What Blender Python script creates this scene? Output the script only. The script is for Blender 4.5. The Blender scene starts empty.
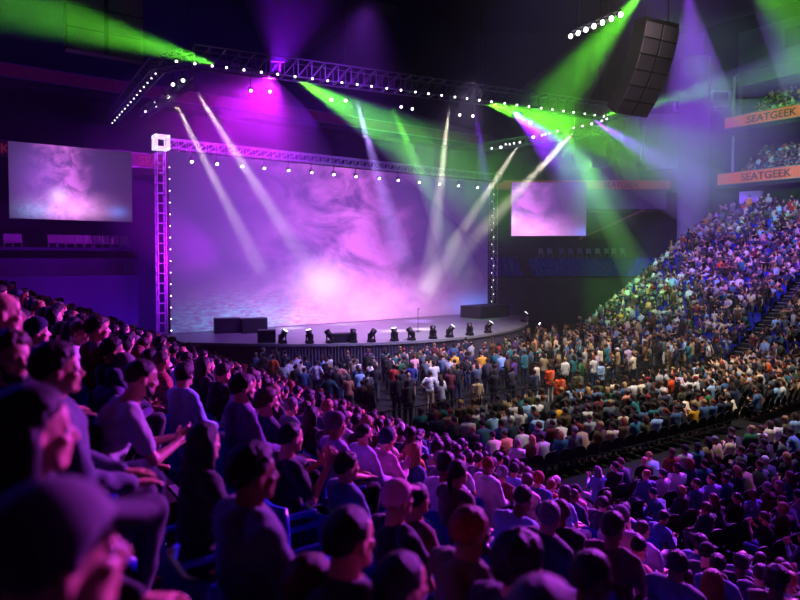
import bpy, bmesh, math, random
import numpy as np
from mathutils import Vector, Matrix, Euler
R = random.Random(11)
rad = math.radians
S = bpy.context.scene
COL = S.collection
# ------------------------------------------------------------------ camera frame (metres)
TH = rad(35.1); FPX = 620.0; HC = 6.4; HY = 260.0
CT, ST = math.cos(TH), math.sin(TH)
def W(px, py, zc):
    """pixel of the 800x600 photograph + depth along the view -> world point"""
    xc = (px-400)/FPX*zc
    return Vector((xc*CT+zc*ST, -xc*ST+zc*CT, HC-(py-HY)/FPX*zc))
def CA(xc, zc, z):
    return Vector((xc*CT+zc*ST, -xc*ST+zc*CT, z))
def proj(p):
    xc = p[0]*CT-p[1]*ST; zc = p[0]*ST+p[1]*CT
    if zc < 0.05: return (-9999, -9999, zc)
    return (400+FPX*xc/zc, HY+(HC-p[2])*FPX/zc, zc)
# ------------------------------------------------------------------ materials
def lin(c):
    if isinstance(c, str):
        c = c.lstrip('#'); c = [int(c[i:i+2], 16)/255 for i in (0, 2, 4)]
    return tuple(x/12.92 if x <= .04045 else ((x+.055)/1.055)**2.4 for x in c)
MATS = {}
def mat(name, col, rough=.7, metal=0, var=.12, scale=30, emit=None, spec=.4, sheen=0):
    if name in MATS: return MATS[name]
    m = bpy.data.materials.new(name); m.use_nodes = True
    nt = m.node_tree; b = nt.nodes['Principled BSDF']
    c = lin(col)
    b.inputs['Roughness'].default_value = rough; b.inputs['Metallic'].default_value = metal
    b.inputs['Specular IOR Level'].default_value = spec
    if sheen: b.inputs['Sheen Weight'].default_value = sheen
    tc = nt.nodes.new('ShaderNodeTexCoord'); n = nt.nodes.new('ShaderNodeTexNoise')
    n.inputs['Scale'].default_value = scale; n.inputs['Detail'].default_value = 3
    nt.links.new(tc.outputs['Object'], n.inputs['Vector'])
    r = nt.nodes.new('ShaderNodeValToRGB')
    r.color_ramp.elements[0].position = .3; r.color_ramp.elements[1].position = .7
    r.color_ramp.elements[0].color = tuple(x*(1-var) for x in c)+(1,)
    r.color_ramp.elements[1].color = tuple(min(1, x*(1+var)) for x in c)+(1,)
    nt.links.new(n.outputs['Fac'], r.inputs['Fac']); nt.links.new(r.outputs['Color'], b.inputs['Base Color'])
    if emit:
        b.inputs['Emission Color'].default_value = lin(emit[0])+(1,); b.inputs['Emission Strength'].default_value = emit[1]
    MATS[name] = m
    return m
def plaid(name, a, b_, sc=16):
    if name in MATS: return MATS[name]
    m = bpy.data.materials.new(name); m.use_nodes = True
    nt = m.node_tree; bs = nt.nodes['Principled BSDF']; bs.inputs['Roughness'].default_value = .85
    tc = nt.nodes.new('ShaderNodeTexCoord')
    fac = []
    for d in ('X', 'Z'):
        w = nt.nodes.new('ShaderNodeTexWave'); w.bands_direction = d; w.inputs['Scale'].default_value = sc/6.28*1.2
        nt.links.new(tc.outputs['Object'], w.inputs['Vector'])
        g = nt.nodes.new('ShaderNodeMath'); g.operation = 'GREATER_THAN'; g.inputs[1].default_value = .55
        nt.links.new(w.outputs['Fac'], g.inputs[0]); fac.append(g)
    ad = nt.nodes.new('ShaderNodeMath'); ad.operation = 'ADD'
    nt.links.new(fac[0].outputs[0], ad.inputs[0]); nt.links.new(fac[1].outputs[0], ad.inputs[1])
    ml = nt.nodes.new('ShaderNodeMath'); ml.operation = 'MULTIPLY'; ml.inputs[1].default_value = .5
    nt.links.new(ad.outputs[0], ml.inputs[0])
    mx = nt.nodes.new('ShaderNodeMix'); mx.data_type = 'RGBA'
    mx.inputs[6].default_value = lin(a)+(1,); mx.inputs[7].default_value = lin(b_)+(1,)
    nt.links.new(ml.outputs[0], mx.inputs[0]); nt.links.new(mx.outputs[2], bs.inputs['Base Color'])
    MATS[name] = m
    return m
def emis(name, col, s):
    if name in MATS: return MATS[name]
    m = bpy.data.materials.new(name); m.use_nodes = True
    nt = m.node_tree; nt.nodes.clear()
    e = nt.nodes.new('ShaderNodeEmission'); o = nt.nodes.new('ShaderNodeOutputMaterial')
    e.inputs['Color'].default_value = lin(col)+(1,); e.inputs['Strength'].default_value = s
    nt.links.new(e.outputs[0], o.inputs['Surface'])
    MATS[name] = m
    return m
def volmat(name, dens, g=0.0, col=(1, 1, 1)):
    m = bpy.data.materials.new(name); m.use_nodes = True
    nt = m.node_tree; nt.nodes.clear()
    v = nt.nodes.new('ShaderNodeVolumeScatter'); o = nt.nodes.new('ShaderNodeOutputMaterial')
    v.inputs['Color'].default_value = col+(1,)
    v.inputs['Density'].default_value = dens; v.inputs['Anisotropy'].default_value = g
    nt.links.new(v.outputs[0], o.inputs['Volume'])
    return m
# ------------------------------------------------------------------ mesh collector
class MB:
    def __init__(s): s.v = []; s.f = []; s.n = 0
    def add(s, v, f):
        v = np.asarray(v, float)
        s.v.append(v); s.f += [tuple(i+s.n for i in q) for q in f]; s.n += len(v)
    def box(s, c, d, M=None):
        x, y, z = [k/2 for k in d]
        v = np.array([(-x,-y,-z),(x,-y,-z),(x,y,-z),(-x,y,-z),(-x,-y,z),(x,-y,z),(x,y,z),(-x,y,z)])
        if M is not None: v = v@np.array(M.to_3x3()).T
        s.add(v+np.array(c), [(3,2,1,0),(4,5,6,7),(0,1,5,4),(1,2,6,5),(2,3,7,6),(3,0,4,7)])
    def bbox(s, a, b):
        s.box([(a[i]+b[i])/2 for i in range(3)], [abs(b[i]-a[i]) for i in range(3)])
    def hexa(s, p):
        s.add([tuple(q) for q in p], [(3,2,1,0),(4,5,6,7),(0,1,5,4),(1,2,6,5),(2,3,7,6),(3,0,4,7)])
    def cap(s, a, ra, b, rb, seg=12, hs=3, flat=1.0, fdir=None):
        """closed tapered capsule; flat squashes along fdir"""
        a = np.array(a, float); b = np.array(b, float); d = b-a; L = np.linalg.norm(d)
        w = d/L if L > 1e-6 else np.array((0, 0, 1.))
        u = np.array(fdir, float) if fdir is not None else (np.array((1., 0, 0)) if abs(w[0]) < .8 else np.array((0, 1., 0)))
        u = u-w*np.dot(u, w); u /= np.linalg.norm(u); t = np.cross(w, u)
        V = [a-w*ra]; rings = []
        for i in range(hs):
            k = -math.pi/2+(i+1)*math.pi/2/hs; rings.append((a+w*ra*math.sin(k), ra*math.cos(k)))
        for i in range(hs):
            k = i*math.pi/2/hs; rings.append((b+w*rb*math.sin(k), rb*math.cos(k)))
        for c, r in rings:
            for j in range(seg):
                q = 2*math.pi*j/seg; V.append(c+u*(r*flat*math.cos(q))+t*(r*math.sin(q)))
        V.append(b+w*rb); F = []
        for j in range(seg): F.append((0, 1+(j+1) % seg, 1+j))
        for i in range(len(rings)-1):
            o = 1+i*seg
            for j in range(seg): F.append((o+j, o+(j+1) % seg, o+seg+(j+1) % seg, o+seg+j))
        o = 1+(len(rings)-1)*seg
        for j in range(seg): F.append((o+j, o+(j+1) % seg, len(V)-1))
        s.add(V, F)
    def tube(s, a, b, r, seg=6): s.cyl(a, b, r, r, seg)
    def cyl(s, a, b, ra, rb, seg=16):
        a = np.array(a, float); b = np.array(b, float); w = b-a; w /= np.linalg.norm(w)
        u = np.array((1., 0, 0)) if abs(w[0]) < .8 else np.array((0, 1., 0))
        u = u-w*np.dot(u, w); u /= np.linalg.norm(u); t = np.cross(w, u); V = []
        for c, r in ((a, ra), (b, rb)):
            for j in range(seg):
                q = 2*math.pi*j/seg; V.append(c+u*(r*math.cos(q))+t*(r*math.sin(q)))
        F = [(j, (j+1) % seg, seg+(j+1) % seg, seg+j) for j in range(seg)]
        F += [tuple(range(seg))[::-1], tuple(range(seg, 2*seg))]
        s.add(V, F)
    def ell(s, c, r, rot=None, seg=20, ring=12):
        V = []; 
        for i in range(ring+1):
            k = math.pi*i/ring
            for j in range(seg):
                q = 2*math.pi*j/seg; V.append((r[0]*math.sin(k)*math.cos(q), r[1]*math.sin(k)*math.sin(q), -r[2]*math.cos(k)))
        V = np.array(V)
        if rot is not None: V = V@np.array(rot.to_3x3()).T
        F = []
        for i in range(ring):
            for j in range(seg): F.append((i*seg+j, i*seg+(j+1) % seg, (i+1)*seg+(j+1) % seg, (i+1)*seg+j))
        s.add(V+np.array(c), F)
    def mesh(s, name, smooth=False):
        me = bpy.data.meshes.new(name)
        me.from_pydata(np.concatenate(s.v).tolist(), [], s.f); me.update()
        if smooth: me.polygons.foreach_set('use_smooth', [True]*len(me.polygons))
        return me
def link(name, me, m=None, parent=None, loc=None, rotz=0):
    o = bpy.data.objects.new(name, me); COL.objects.link(o)
    if m is not None:
        if me.materials:
            o.material_slots[0].link = 'OBJECT'; o.material_slots[0].material = m
        else: me.materials.append(m)
    if parent is not None: o.parent = parent
    if loc is not None: o.location = loc
    if rotz: o.rotation_euler = (0, 0, rotz)
    return o
def obj(name, mb, m, parent=None, smooth=False, loc=None, rotz=0, bevel=0):
    o = link(name, mb.mesh(name, smooth), m, parent, loc, rotz)
    if bevel:
        b = o.modifiers.new('bevel', 'BEVEL'); b.width = bevel; b.segments = 2; b.limit_method = 'ANGLE'
    return o
def tag(o, label=None, cat=None, group=None, kind=None):
    if label: o['label'] = label
    if cat: o['category'] = cat
    if group: o['group'] = group
    if kind: o['kind'] = kind
    return o
def empty(name, loc, rotz=0):
    o = bpy.data.objects.new(name, None); COL.objects.link(o); o.location = loc; o.rotation_euler = (0, 0, rotz); o.empty_display_size = .2
    return o
def struct(name, mb, m, **k): return tag(obj(name, mb, m, **k), kind='structure')
ORD = ['first','second','third','fourth','fifth','sixth','seventh','eighth','ninth','tenth','eleventh','twelfth','thirteenth','fourteenth','fifteenth','sixteenth','seventeenth','eighteenth','nineteenth']
TENS = {20:'twent', 30:'thirt', 40:'fort', 50:'fift', 60:'sixt', 70:'sevent', 80:'eight', 90:'ninet'}
def ordw(n):
    if n <= 19: return ORD[n-1]
    t, u = n//10*10, n % 10
    return TENS[t]+'ieth' if u == 0 else TENS[t]+'y-'+ORD[u-1]
def remesh(mb, voxel, smooth=3, name='m', wrinkle=0, tris=None):
    me = mb.mesh('tmp'); o = bpy.data.objects.new('tmp', me); COL.objects.link(o)
    a = o.modifiers.new('r', 'REMESH'); a.mode = 'VOXEL'; a.voxel_size = voxel
    if smooth:
        b = o.modifiers.new('s', 'SMOOTH'); b.factor = .5; b.iterations = smooth
    dg = bpy.context.evaluated_depsgraph_get(); dg.update()
    out = bpy.data.meshes.new_from_object(o.evaluated_get(dg)); out.name = name
    bpy.data.objects.remove(o); bpy.data.meshes.remove(me)
    if wrinkle:
        n = len(out.vertices); co = np.empty(n*3); out.vertices.foreach_get('co', co); co = co.reshape(-1, 3)
        no = np.empty(n*3); out.vertices.foreach_get('normal', no); no = no.reshape(-1, 3)
        d = np.sin(co[:, 2]*46+co[:, 0]*31+2*np.sin(co[:, 1]*27))*.5+np.sin(co[:, 2]*23-co[:, 0]*40+co[:, 1]*37)*.5+np.sin(co[:, 0]*70+co[:, 2]*64)*.25
        co += no*(d*wrinkle)[:, None]; out.vertices.foreach_set('co', co.ravel()); out.update()
    if tris: out = decim(out, tris, name)
    out.polygons.foreach_set('use_smooth', [True]*len(out.polygons))
    return out
def decim(me, faces, name):
    o = bpy.data.objects.new('tmp', me); COL.objects.link(o)
    d = o.modifiers.new('d', 'DECIMATE'); d.ratio = min(1, faces/max(1, sum(len(p.vertices)-2 for p in me.polygons)))
    dg = bpy.context.evaluated_depsgraph_get(); dg.update()
    out = bpy.data.meshes.new_from_object(o.evaluated_get(dg)); out.name = name
    bpy.data.objects.remove(o)
    out.polygons.foreach_set('use_smooth', [True]*len(out.polygons))
    return out
# ================================================================== PEOPLE
V3 = lambda *a: np.array(a, float)
def hand(mb, w, d, n, side, curl=.35):
    """palm, four fingers and a thumb; d points along the hand, n out of the palm"""
    w = V3(*w); d = V3(*d); d /= np.linalg.norm(d); n = V3(*n); n -= d*np.dot(n, d); n /= np.linalg.norm(n)
    s = np.cross(n, d)*side
    for k in (-.024, 0, .024): mb.cap(w+s*k*.6, .016, w+d*.075+s*k, .015, 8, 2)
    for i, (k, L) in enumerate(((.036, .072), (.0125, .082), (-.0125, .076), (-.036, .058))):
        p = w+d*.08+s*k; sp = s*k*2.2; q = d+sp; c = curl*(.8+.12*i)
        for seg in range(3):
            q = q/np.linalg.norm(q); e = p+q*L*(.42, .33, .25)[seg]
            mb.cap(p, .0092-.0008*seg, e, .0086-.0008*seg, 8, 2); p = e
            q = q*math.cos(c)+n*math.sin(c)
    p = w+d*.02+s*.024; q = d*.6+s*.8+n*.25
    for seg in range(2):
        q = q/np.linalg.norm(q); e = p+q*.037; mb.cap(p, .012-.002*seg, e, .011-.002*seg, 8, 2); p = e; q = q+d*.5+n*.2-s*.2
def head(mb, M):
    h = MB()
    h.ell((0, -.012, .03), (.073, .094, .088)); h.ell((0, .022, -.035), (.058, .066, .07))
    h.cap((-.03, .045, -.078), .024, (.03, .045, -.078), .024); h.cap((0, .066, -.092), .019, (0, .07, -.086), .019)
    h.cap((-.034, .07, .018), .0125, (.034, .07, .018), .0125); h.ell((0, .05, .042), (.054, .034, .042))
    h.cap((0, .08, .012), .0085, (0, .105, -.024), .0115); h.cap((-.011, .094, -.03), .0085, (.011, .094, -.03), .0085)
    for s in (-1, 1):
        h.ell((s*.036, .058, -.02), (.021, .024, .02)); h.ell((s*.074, -.008, -.004), (.01, .02, .032), Matrix.Rotation(s*.35, 3, 'Z'), 12, 8)
    h.cap((-.016, .082, -.05), .0085, (.016, .082, -.05), .0085); h.cap((-.013, .081, -.063), .009, (.013, .081, -.063), .009)
    Mn = np.array(M)
    for v in [np.concatenate(h.v)]:
        v = v@Mn[:3, :3].T+Mn[:3, 3]; mb.add(v, h.f)
def make_variant(name, sit, lean=0, yaw=0, pitch=0, arms=None, fem=False, hv=.0075):
    sh = .155 if fem else .174; wz = .9 if fem else .96
    P = V3(0, 0, .54 if sit else .95)
    u = V3(0, math.sin(lean), math.cos(lean)); fw = V3(0, math.cos(lean), -math.sin(lean))
    chest = P+u*.36; nb = P+u*.53
    HM = Matrix.Translation(Vector(nb+V3(0, math.sin(lean*.6), math.cos(lean*.6))*.148+V3(0, .03, 0))) @ Matrix.Rotation(yaw, 4, 'Z') @ Matrix.Rotation(-lean*.35+pitch, 4, 'X')
    b = MB(); hc = V3(*HM.translation)
    head(b, HM)
    b.cap(nb-u*.05-fw*.005, .07*wz, hc+V3(0, -.02, -.05), .057*wz)
    SHO = {s: P+u*.475+V3(s*sh, 0, 0) for s in (-1, 1)}
    HIP = {s: P+V3(s*.09, 0, -.02) for s in (-1, 1)}
    if sit:
        KN = {s: V3(s*.12, .375, .53) for s in (-1, 1)}; AN = {s: V3(s*.115, .30, .085) for s in (-1, 1)}
    else:
        KN = {s: V3(s*.105, .015, .5) for s in (-1, 1)}; AN = {s: V3(s*.11, -.01, .085) for s in (-1, 1)}
    def torso(m, e):
        m.cap(P+V3(-.075, 0, .02), .105+e, P+V3(.075, 0, .02), .105+e)
        w = .055 if fem else .075
        m.cap(P+u*.2+V3(-w, 0, 0), .095+e, P+u*.2+V3(w, 0, 0), .095+e)
        m.cap(chest+V3(-.078*wz, 0, 0), .102*wz+e, chest+V3(.078*wz, 0, 0), .102*wz+e)
        m.cap(P+u*.1, .13+e, P+u*.42, .125*wz+e)
        m.cap(SHO[-1]-V3(-.03, 0, .005), .062+e, SHO[1]-V3(.03, 0, .005), .062+e)
        m.cap(P+u*.47, .085+e, nb, .06+e*.5)
        for s in (-1, 1): m.cap(SHO[s]*.55+nb*.45, .055+e, SHO[s], .06+e)
        if fem:
            for s in (-1, 1): m.ell(chest+fw*.085+V3(s*.062, 0, 0)-u*.02, (.058+e, .05+e, .06+e))
    torso(b, -.012)
    SW = arms
    for s in (-1, 1):
        el, wr, hd, hn = SW[s]; el = V3(*el); wr = V3(*wr)
        b.cap(SHO[s], .046*wz, el, .036*wz); b.cap(el, .037*wz, wr, .024*wz); hand(b, wr, hd, hn, -s)
        b.cap(HIP[s], .085, KN[s], .055); b.cap(KN[s], .052, AN[s], .036); b.cap(AN[s], .036, AN[s]+V3(s*.015, .15, -.045), .028)
    body = remesh(b, hv, 2, name+'_body')
    def jacket(kind):
        m = MB(); e = .010 if kind == 'tee' else .017
        torso(m, e)
        m.cap(P+V3(-.085, .0, -.035), .112+e, P+V3(.085, .0, -.035), .112+e)
        for s in (-1, 1):
            el, wr = V3(*SW[s][0]), V3(*SW[s][1])
            if kind == 'tee':
                m.cap(SHO[s], .058*wz+.012, SHO[s]*.35+el*.65, .052*wz+.012)
            else:
                m.cap(SHO[s], .056*wz+.01, el, .047*wz+.01); m.cap(el, .047*wz+.01, el*.06+wr*.94, .036*wz+.008)
        if kind == 'jacket':
            for k in range(9):
                q = 2*math.pi*k/9; q2 = 2*math.pi*(k+1)/9
                m.cap(nb+V3(.07*math.sin(q), .065*math.cos(q)+.005, .012-.02*math.cos(q)), .02, nb+V3(.07*math.sin(q2), .065*math.cos(q2)+.005, .012-.02*math.cos(q2)), .02, 8, 2)
            m.ell(nb+V3(0, -.085, -.045), (.1, .055, .07))
        return remesh(m, .013, 3, name+'_'+kind, .0065)
    t = MB()
    t.cap(P+V3(-.085, 0, -.03), .12, P+V3(.085, 0, -.03), .12)
    for s in (-1, 1):
        t.cap(HIP[s], .108, KN[s], .076); t.cap(KN[s], .076, AN[s]+V3(0, 0, .03), .058)
    trousers = remesh(t, .016, 4, name+'_trousers', .005)
    shoes = []
    for s in (-1, 1):
        k = MB(); A = AN[s]
        k.cap((0, -.035, -.035), .042, (0, .08, -.04), .042, 12, 3); k.cap((0, .05, -.048), .04, (0, .15, -.052), .033, 12, 3)
        k.cap((0, -.03, .0), .045, (0, -.02, .03), .043); k.box((0, .055, -.078), (.085, .26, .018))
        shoes.append((remesh(k, .012, 2, name+'_shoe'), Vector(A)))
    return dict(name=name, sit=sit, HM=HM, body=body, tee=jacket('tee'), jacket=jacket('jacket'), trousers=trousers, shoes=shoes, hz=HM.translation.z)
def mirror(a): 
    f = lambda v: (-v[0], v[1], v[2])
    return {1: a, -1: tuple(f(q) for q in a)}
LAP = mirror(((.225, .06, .76), (.1, .29, .665), (-.25, .95, -.15), (0, 0, -1)))
LEAN = mirror(((.2, .36, .68), (.05, .56, .735), (-.45, .6, .25), (-.8, -.3, -.3)))
CLAP = mirror(((.225, .14, .8), (.055, .36, .97), (-.1, .5, .85), (-1, 0, 0)))
CROS = {1: ((.23, .1, .8), (-.02, .25, .86), (-1, .1, .1), (0, -1, .1)), -1: ((-.23, .1, .8), (.02, .26, .82), (1, .1, .1), (0, -1, .1))}
CHIN = {1: ((.19, .34, .68), (.07, .2, 1.02), (-.3, -.1, .9), (-.2, -1, 0)), -1: LAP[-1]}
SIDE = mirror(((.232, -.02, 1.14), (.225, .06, .9), (0, .12, -1), (-1, 0, 0)))
HIPS = mirror(((.39, -.07, 1.16), (.2, .03, 1.02), (-.7, .5, -.35), (-.5, -.6, 0)))
FRON = mirror(((.235, .05, 1.14), (.07, .23, 1.08), (-.7, .6, .1), (-.2, -.6, -.6)))
PHON = {1: ((.27, .16, 1.22), (.12, .3, 1.5), (-.1, .2, 1), (0, 1, 0)), -1: SIDE[-1]}
VAR = {}
def mk(n, *a, **k): VAR[n] = make_variant(n, *a, **k)
mk('sit_lap', True, -.06, 0, 0, LAP); mk('sit_lap_turn', True, -.04, .55, 0, LAP)
mk('sit_lean', True, .52, .1, 0, LEAN); mk('sit_clap', True, .08, .25, 0, CLAP)
mk('sit_cross', True, -.02, .3, 0, CROS); mk('sit_chin', True, .2, .2, -.05, CHIN)
mk('sit_lap_f', True, 0, .3, 0, LAP, True); mk('sit_clap_f', True, .06, .1, -.1, CLAP, True); mk('sit_lean_f', True, .35, .3, -.12, LEAN, True)
mk('stand_side', False, 0, 0, 0, SIDE); mk('stand_hips', False, 0, .2, 0, HIPS); mk('stand_front', False, .02, -.1, 0, FRON)
mk('stand_phone', False, 0, .1, .05, PHON); mk('stand_f', False, 0, .25, 0, FRON, True)
# ---- hair and headwear, in head space
def nz(p): return math.sin(p[0]*140+1.3)*math.sin(p[1]*120+.7)*math.sin(p[2]*130+2.1)
def scalp(thick, line=0.0, noise=0.0, top=0.0, low=-38):
    """closed shell that stands proud of the skull inside the hairline and dips under the skin outside it"""
    V = []; F = []; ring, seg = 28, 40
    for i in range(ring+1):
        el = -90+180*i/ring
        for j in range(seg):
            az = -180+360*j/seg; a = abs(az)
            hl = np.interp(a, [0, 35, 60, 78, 92, 110, 140, 180], [29, 27, 13, -16, -2, -20, low, low])+line
            hl += 4*math.sin(az*.31)+3*math.sin(az*.83+1)+2*math.sin(az*1.7)
            k = 1/(1+math.exp(-(el-hl)/4.5))
            e, z = rad(el), rad(az)
            d = V3(math.cos(e)*math.sin(z), math.cos(e)*math.cos(z), math.sin(e))
            rr = 1/math.sqrt((d[0]/.073)**2+(d[1]/.094)**2+(d[2]/.088)**2)
            t = thick*(1+top*max(0, d[2]))+noise*(nz(d*.09)+.6*math.sin(az*.9+el*.12)*math.cos(el*.25))
            V.append(d*(rr+(t+.012)*k-.012)+V3(0, -.012, .03))
    for i in range(ring):
        for j in range(seg): F.append((i*seg+j, i*seg+(j+1) % seg, (i+1)*seg+(j+1) % seg, (i+1)*seg+j))
    m = MB(); m.add(V, F); return m
def brows(m):
    for s in (-1, 1): m.cap((s*.016, .083, .024), .0045, (s*.043, .074, .026), .0035, 6, 2)
    return m
HAIR = {}
HAIR['short hair'] = remesh(brows(scalp(.017, 0, .007, .7)), .006, 1, 'hair_short')
HAIR['cropped hair'] = remesh(brows(scalp(.009, 1, .003)), .007, 1, 'hair_crop')
HAIR['curly hair'] = remesh(brows(scalp(.03, 2, .013, .3)), .008, 0, 'hair_curly')
m = brows(scalp(.016, 2, .003, .3))
for s in (-1, 1): m.cap((s*.066, -.025, .02), .03, (s*.075, -.03, -.15), .03); m.cap((s*.075, -.03, -.15), .03, (s*.07, -.01, -.25), .02)
m.cap((0, -.075, .0), .05, (0, -.085, -.22), .052); m.cap((-.045, -.07, 0), .04, (-.05, -.075, -.27), .035); m.cap((.045, -.07, 0), .04, (.05, -.075, -.26), .035)
HAIR['long hair'] = remesh(m, .009, 1, 'hair_long', .0025)
m = brows(scalp(.01, 2, .002)); m.ell((0, -.1, .1), (.04, .04, .038))
HAIR['hair in a bun'] = remesh(m, .008, 1, 'hair_bun', .0015)
m = brows(scalp(.01, 2, .002)); m.cap((0, -.1, .06), .026, (0, -.15, .0), .03); m.cap((0, -.15, 0), .03, (0, -.13, -.16), .014)
HAIR['a ponytail'] = remesh(m, .008, 1, 'hair_tail', .0015)
m = scalp(.012, -16, 0, .6, -10)
for k in range(7):
    a = rad(-48+16*k); m.cap((.05*math.sin(a), .06+.03*math.cos(a), .055), .011, (.072*math.sin(a), .075+.085*math.cos(a), .046), .006, 8, 2)
m.cap((0, -.012, .128), .008, (0, -.012, .134), .006, 8, 2)
HAIR['a cap'] = remesh(m, .0065, 2, 'cap')
m = scalp(.02, -14, .0, .8, -22); 
HAIR['a beanie'] = remesh(m, .008, 1, 'beanie', .001)
HAIR['a bald head'] = remesh(brows(MB()), .004, 1, 'eyebrow')
m = scalp(.004, 200)
b = MB(); b.cap((-.04, .05, -.08), .026, (.04, .05, -.08), .026); b.cap((0, .062, -.09), .026, (0, .072, -.084), .021)
for s in (-1, 1): b.cap((s*.055, .015, -.02), .011, (s*.043, .045, -.075), .022)
b.cap((-.02, .085, -.043), .006, (.02, .085, -.043), .006)
BEARD = remesh(b, .006, 1, 'beard', .001)
e = MB(); e.ell((0, 0, 0), (.0125, .0125, .0125), None, 14, 10); EYE = e.mesh('eye', True)
# glasses are rare and tiny: left out. Colours:
SKIN = {n: mat('skin_'+n, c, .5, 0, .06, 40) for n, c in dict(fair='#d9a98c', tan='#b98463', brown='#7d5139', dark='#4a2f23', rosy='#d49a82').items()}
def hairmat(n, c):
    m = mat('hair_'+n.replace(' ', '_'), c, .6, 0, .4, 50, spec=.4); nt = m.node_tree
    if 'strand' in nt.nodes: return m
    tc = nt.nodes.new('ShaderNodeTexCoord'); mp = nt.nodes.new('ShaderNodeMapping'); mp.inputs['Scale'].default_value = (160, 160, 22)
    n_ = nt.nodes.new('ShaderNodeTexNoise'); n_.name = 'strand'; n_.inputs['Scale'].default_value = 1; bp = nt.nodes.new('ShaderNodeBump'); bp.inputs['Strength'].default_value = .9; bp.inputs['Distance'].default_value = .008
    L = nt.links.new; L(tc.outputs['Object'], mp.inputs['Vector']); L(mp.outputs[0], n_.inputs['Vector']); L(n_.outputs['Fac'], bp.inputs['Height']); L(bp.outputs[0], nt.nodes['Principled BSDF'].inputs['Normal'])
    return m
HAIRC = {n: hairmat(n, c) for n, c in {'black': '#120e0e', 'dark brown': '#2b1a12', 'brown': '#4c3020', 'blond': '#a5814e', 'grey': '#77726d', 'red': '#7a3317'}.items()}
SHIRT_HEX = {'white': '#d9d7d6', 'pale grey': '#a5a5aa', 'charcoal': '#2e2e34', 'black': '#141418', 'navy': '#1b2444', 'sky blue': '#8fb3dd', 'denim blue': '#41608b', 'teal': '#1f6a72', 'olive': '#4e4d2c', 'khaki': '#a58f6a',
    'mustard': '#d7a01d', 'orange': '#e0511b', 'red': '#a3211f', 'maroon': '#5c1a26', 'salmon': '#d98b74', 'lilac': '#b79fce', 'purple': '#54307c', 'forest green': '#1d5c36', 'brown': '#57402f', 'slate': '#535c69', 'cream': '#dccdb2', 'pink': '#d993ae'}
SHIRT = {n: mat('cloth_'+n.replace(' ', '_'), c, .88, 0, .1, 14, sheen=.2) for n, c in SHIRT_HEX.items()}
SHIRT['blue plaid'] = plaid('cloth_blue_plaid', '#2a3f9c', '#10163d', 70)
SHIRT['red plaid'] = plaid('cloth_red_plaid', '#c33a3a', '#241628', 70)
SHIRT['teal plaid'] = plaid('cloth_teal_plaid', '#3d7f91', '#16303d', 70)
PANTS = {n: mat('trousers_'+n.replace(' ', '_'), c, .9, 0, .1, 20) for n, c in {'dark blue': '#1c2540', 'black': '#131318', 'tan': '#a88d68', 'grey': '#4b4b52', 'white': '#cfccc6', 'blue': '#35507c'}.items()}
CAPC = {n: mat('cap_'+n, c, .85, 0, .1, 30) for n, c in dict(black='#15151a', grey='#6d6a70', red='#8c2028', navy='#1c2548', pink='#d996ad', white='#d8d4d2').items()}
SHOEM = mat('shoe_leather', '#1a1818', .5); EYEM = mat('eye_white', '#b9b4ae', .2)
# lower-detail copies, made when first asked for
LOD = {}
def lod(me, n):
    k = (me.name, n)
    if k not in LOD: LOD[k] = decim(me, n, me.name+'_%d' % n)
    return LOD[k]
def setm(o, m):
    if not o.data.materials: o.data.materials.append(m)
    o.material_slots[0].link = 'OBJECT'; o.material_slots[0].material = m
def child(name, me, m, par, M=None):
    o = bpy.data.objects.new(name, me); COL.objects.link(o); o.parent = par
    setm(o, m)
    if M is not None: o.matrix_local = M
    return o
def person(sp):
    """one spectator: continuous body, clothing and hair as children"""
    v = VAR[sp['pose']]; q = sp['q']
    pick = (lambda me, n: me) if q == 0 else (lambda me, n: lod(me, n))
    nb, ns, nt, nh = ((0, 0, 0, 0), (4500, 1300, 700, 900), (1600, 600, 300, 350))[q]
    o = bpy.data.objects.new('person', pick(v['body'], nb)); COL.objects.link(o)
    setm(o, SKIN[sp['skin']])
    o.location = sp['loc']; o.rotation_euler = (0, 0, sp['rot']); o.scale = (sp['s'],)*3
    child('jacket' if sp['kind'] == 'jacket' else 'shirt', pick(v[sp['kind']], ns), SHIRT[sp['shirt']], o)
    child('trousers', pick(v['trousers'], nt), PANTS[sp['pants']], o)
    h = sp['hair']
    if h in ('a cap', 'a beanie'): child(h[2:], pick(HAIR[h], nh), CAPC[sp['hairc']], o, v['HM'])
    elif h == 'a bald head': child('eyebrow', HAIR[h], HAIRC['dark brown'], o, v['HM'])
    else: child('hair', pick(HAIR[h], nh), HAIRC[sp['hairc']], o, v['HM'])
    if sp.get('beard'): child('beard', pick(BEARD, nh), HAIRC[sp['beard']], o, v['HM'])
    if q == 0:
        for s in (-1, 1): child('eye', EYE, EYEM, o, v['HM'] @ Matrix.Translation((s*.0305, .07, .003)))
    if q < 2 and not sp['sit'] or q == 0:
        for me, A in v['shoes']: child('shoe', pick(me, 150), SHOEM, o, Matrix.Translation(A))
    tag(o, sp['label'], 'person', sp['group'])
    return o
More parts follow.
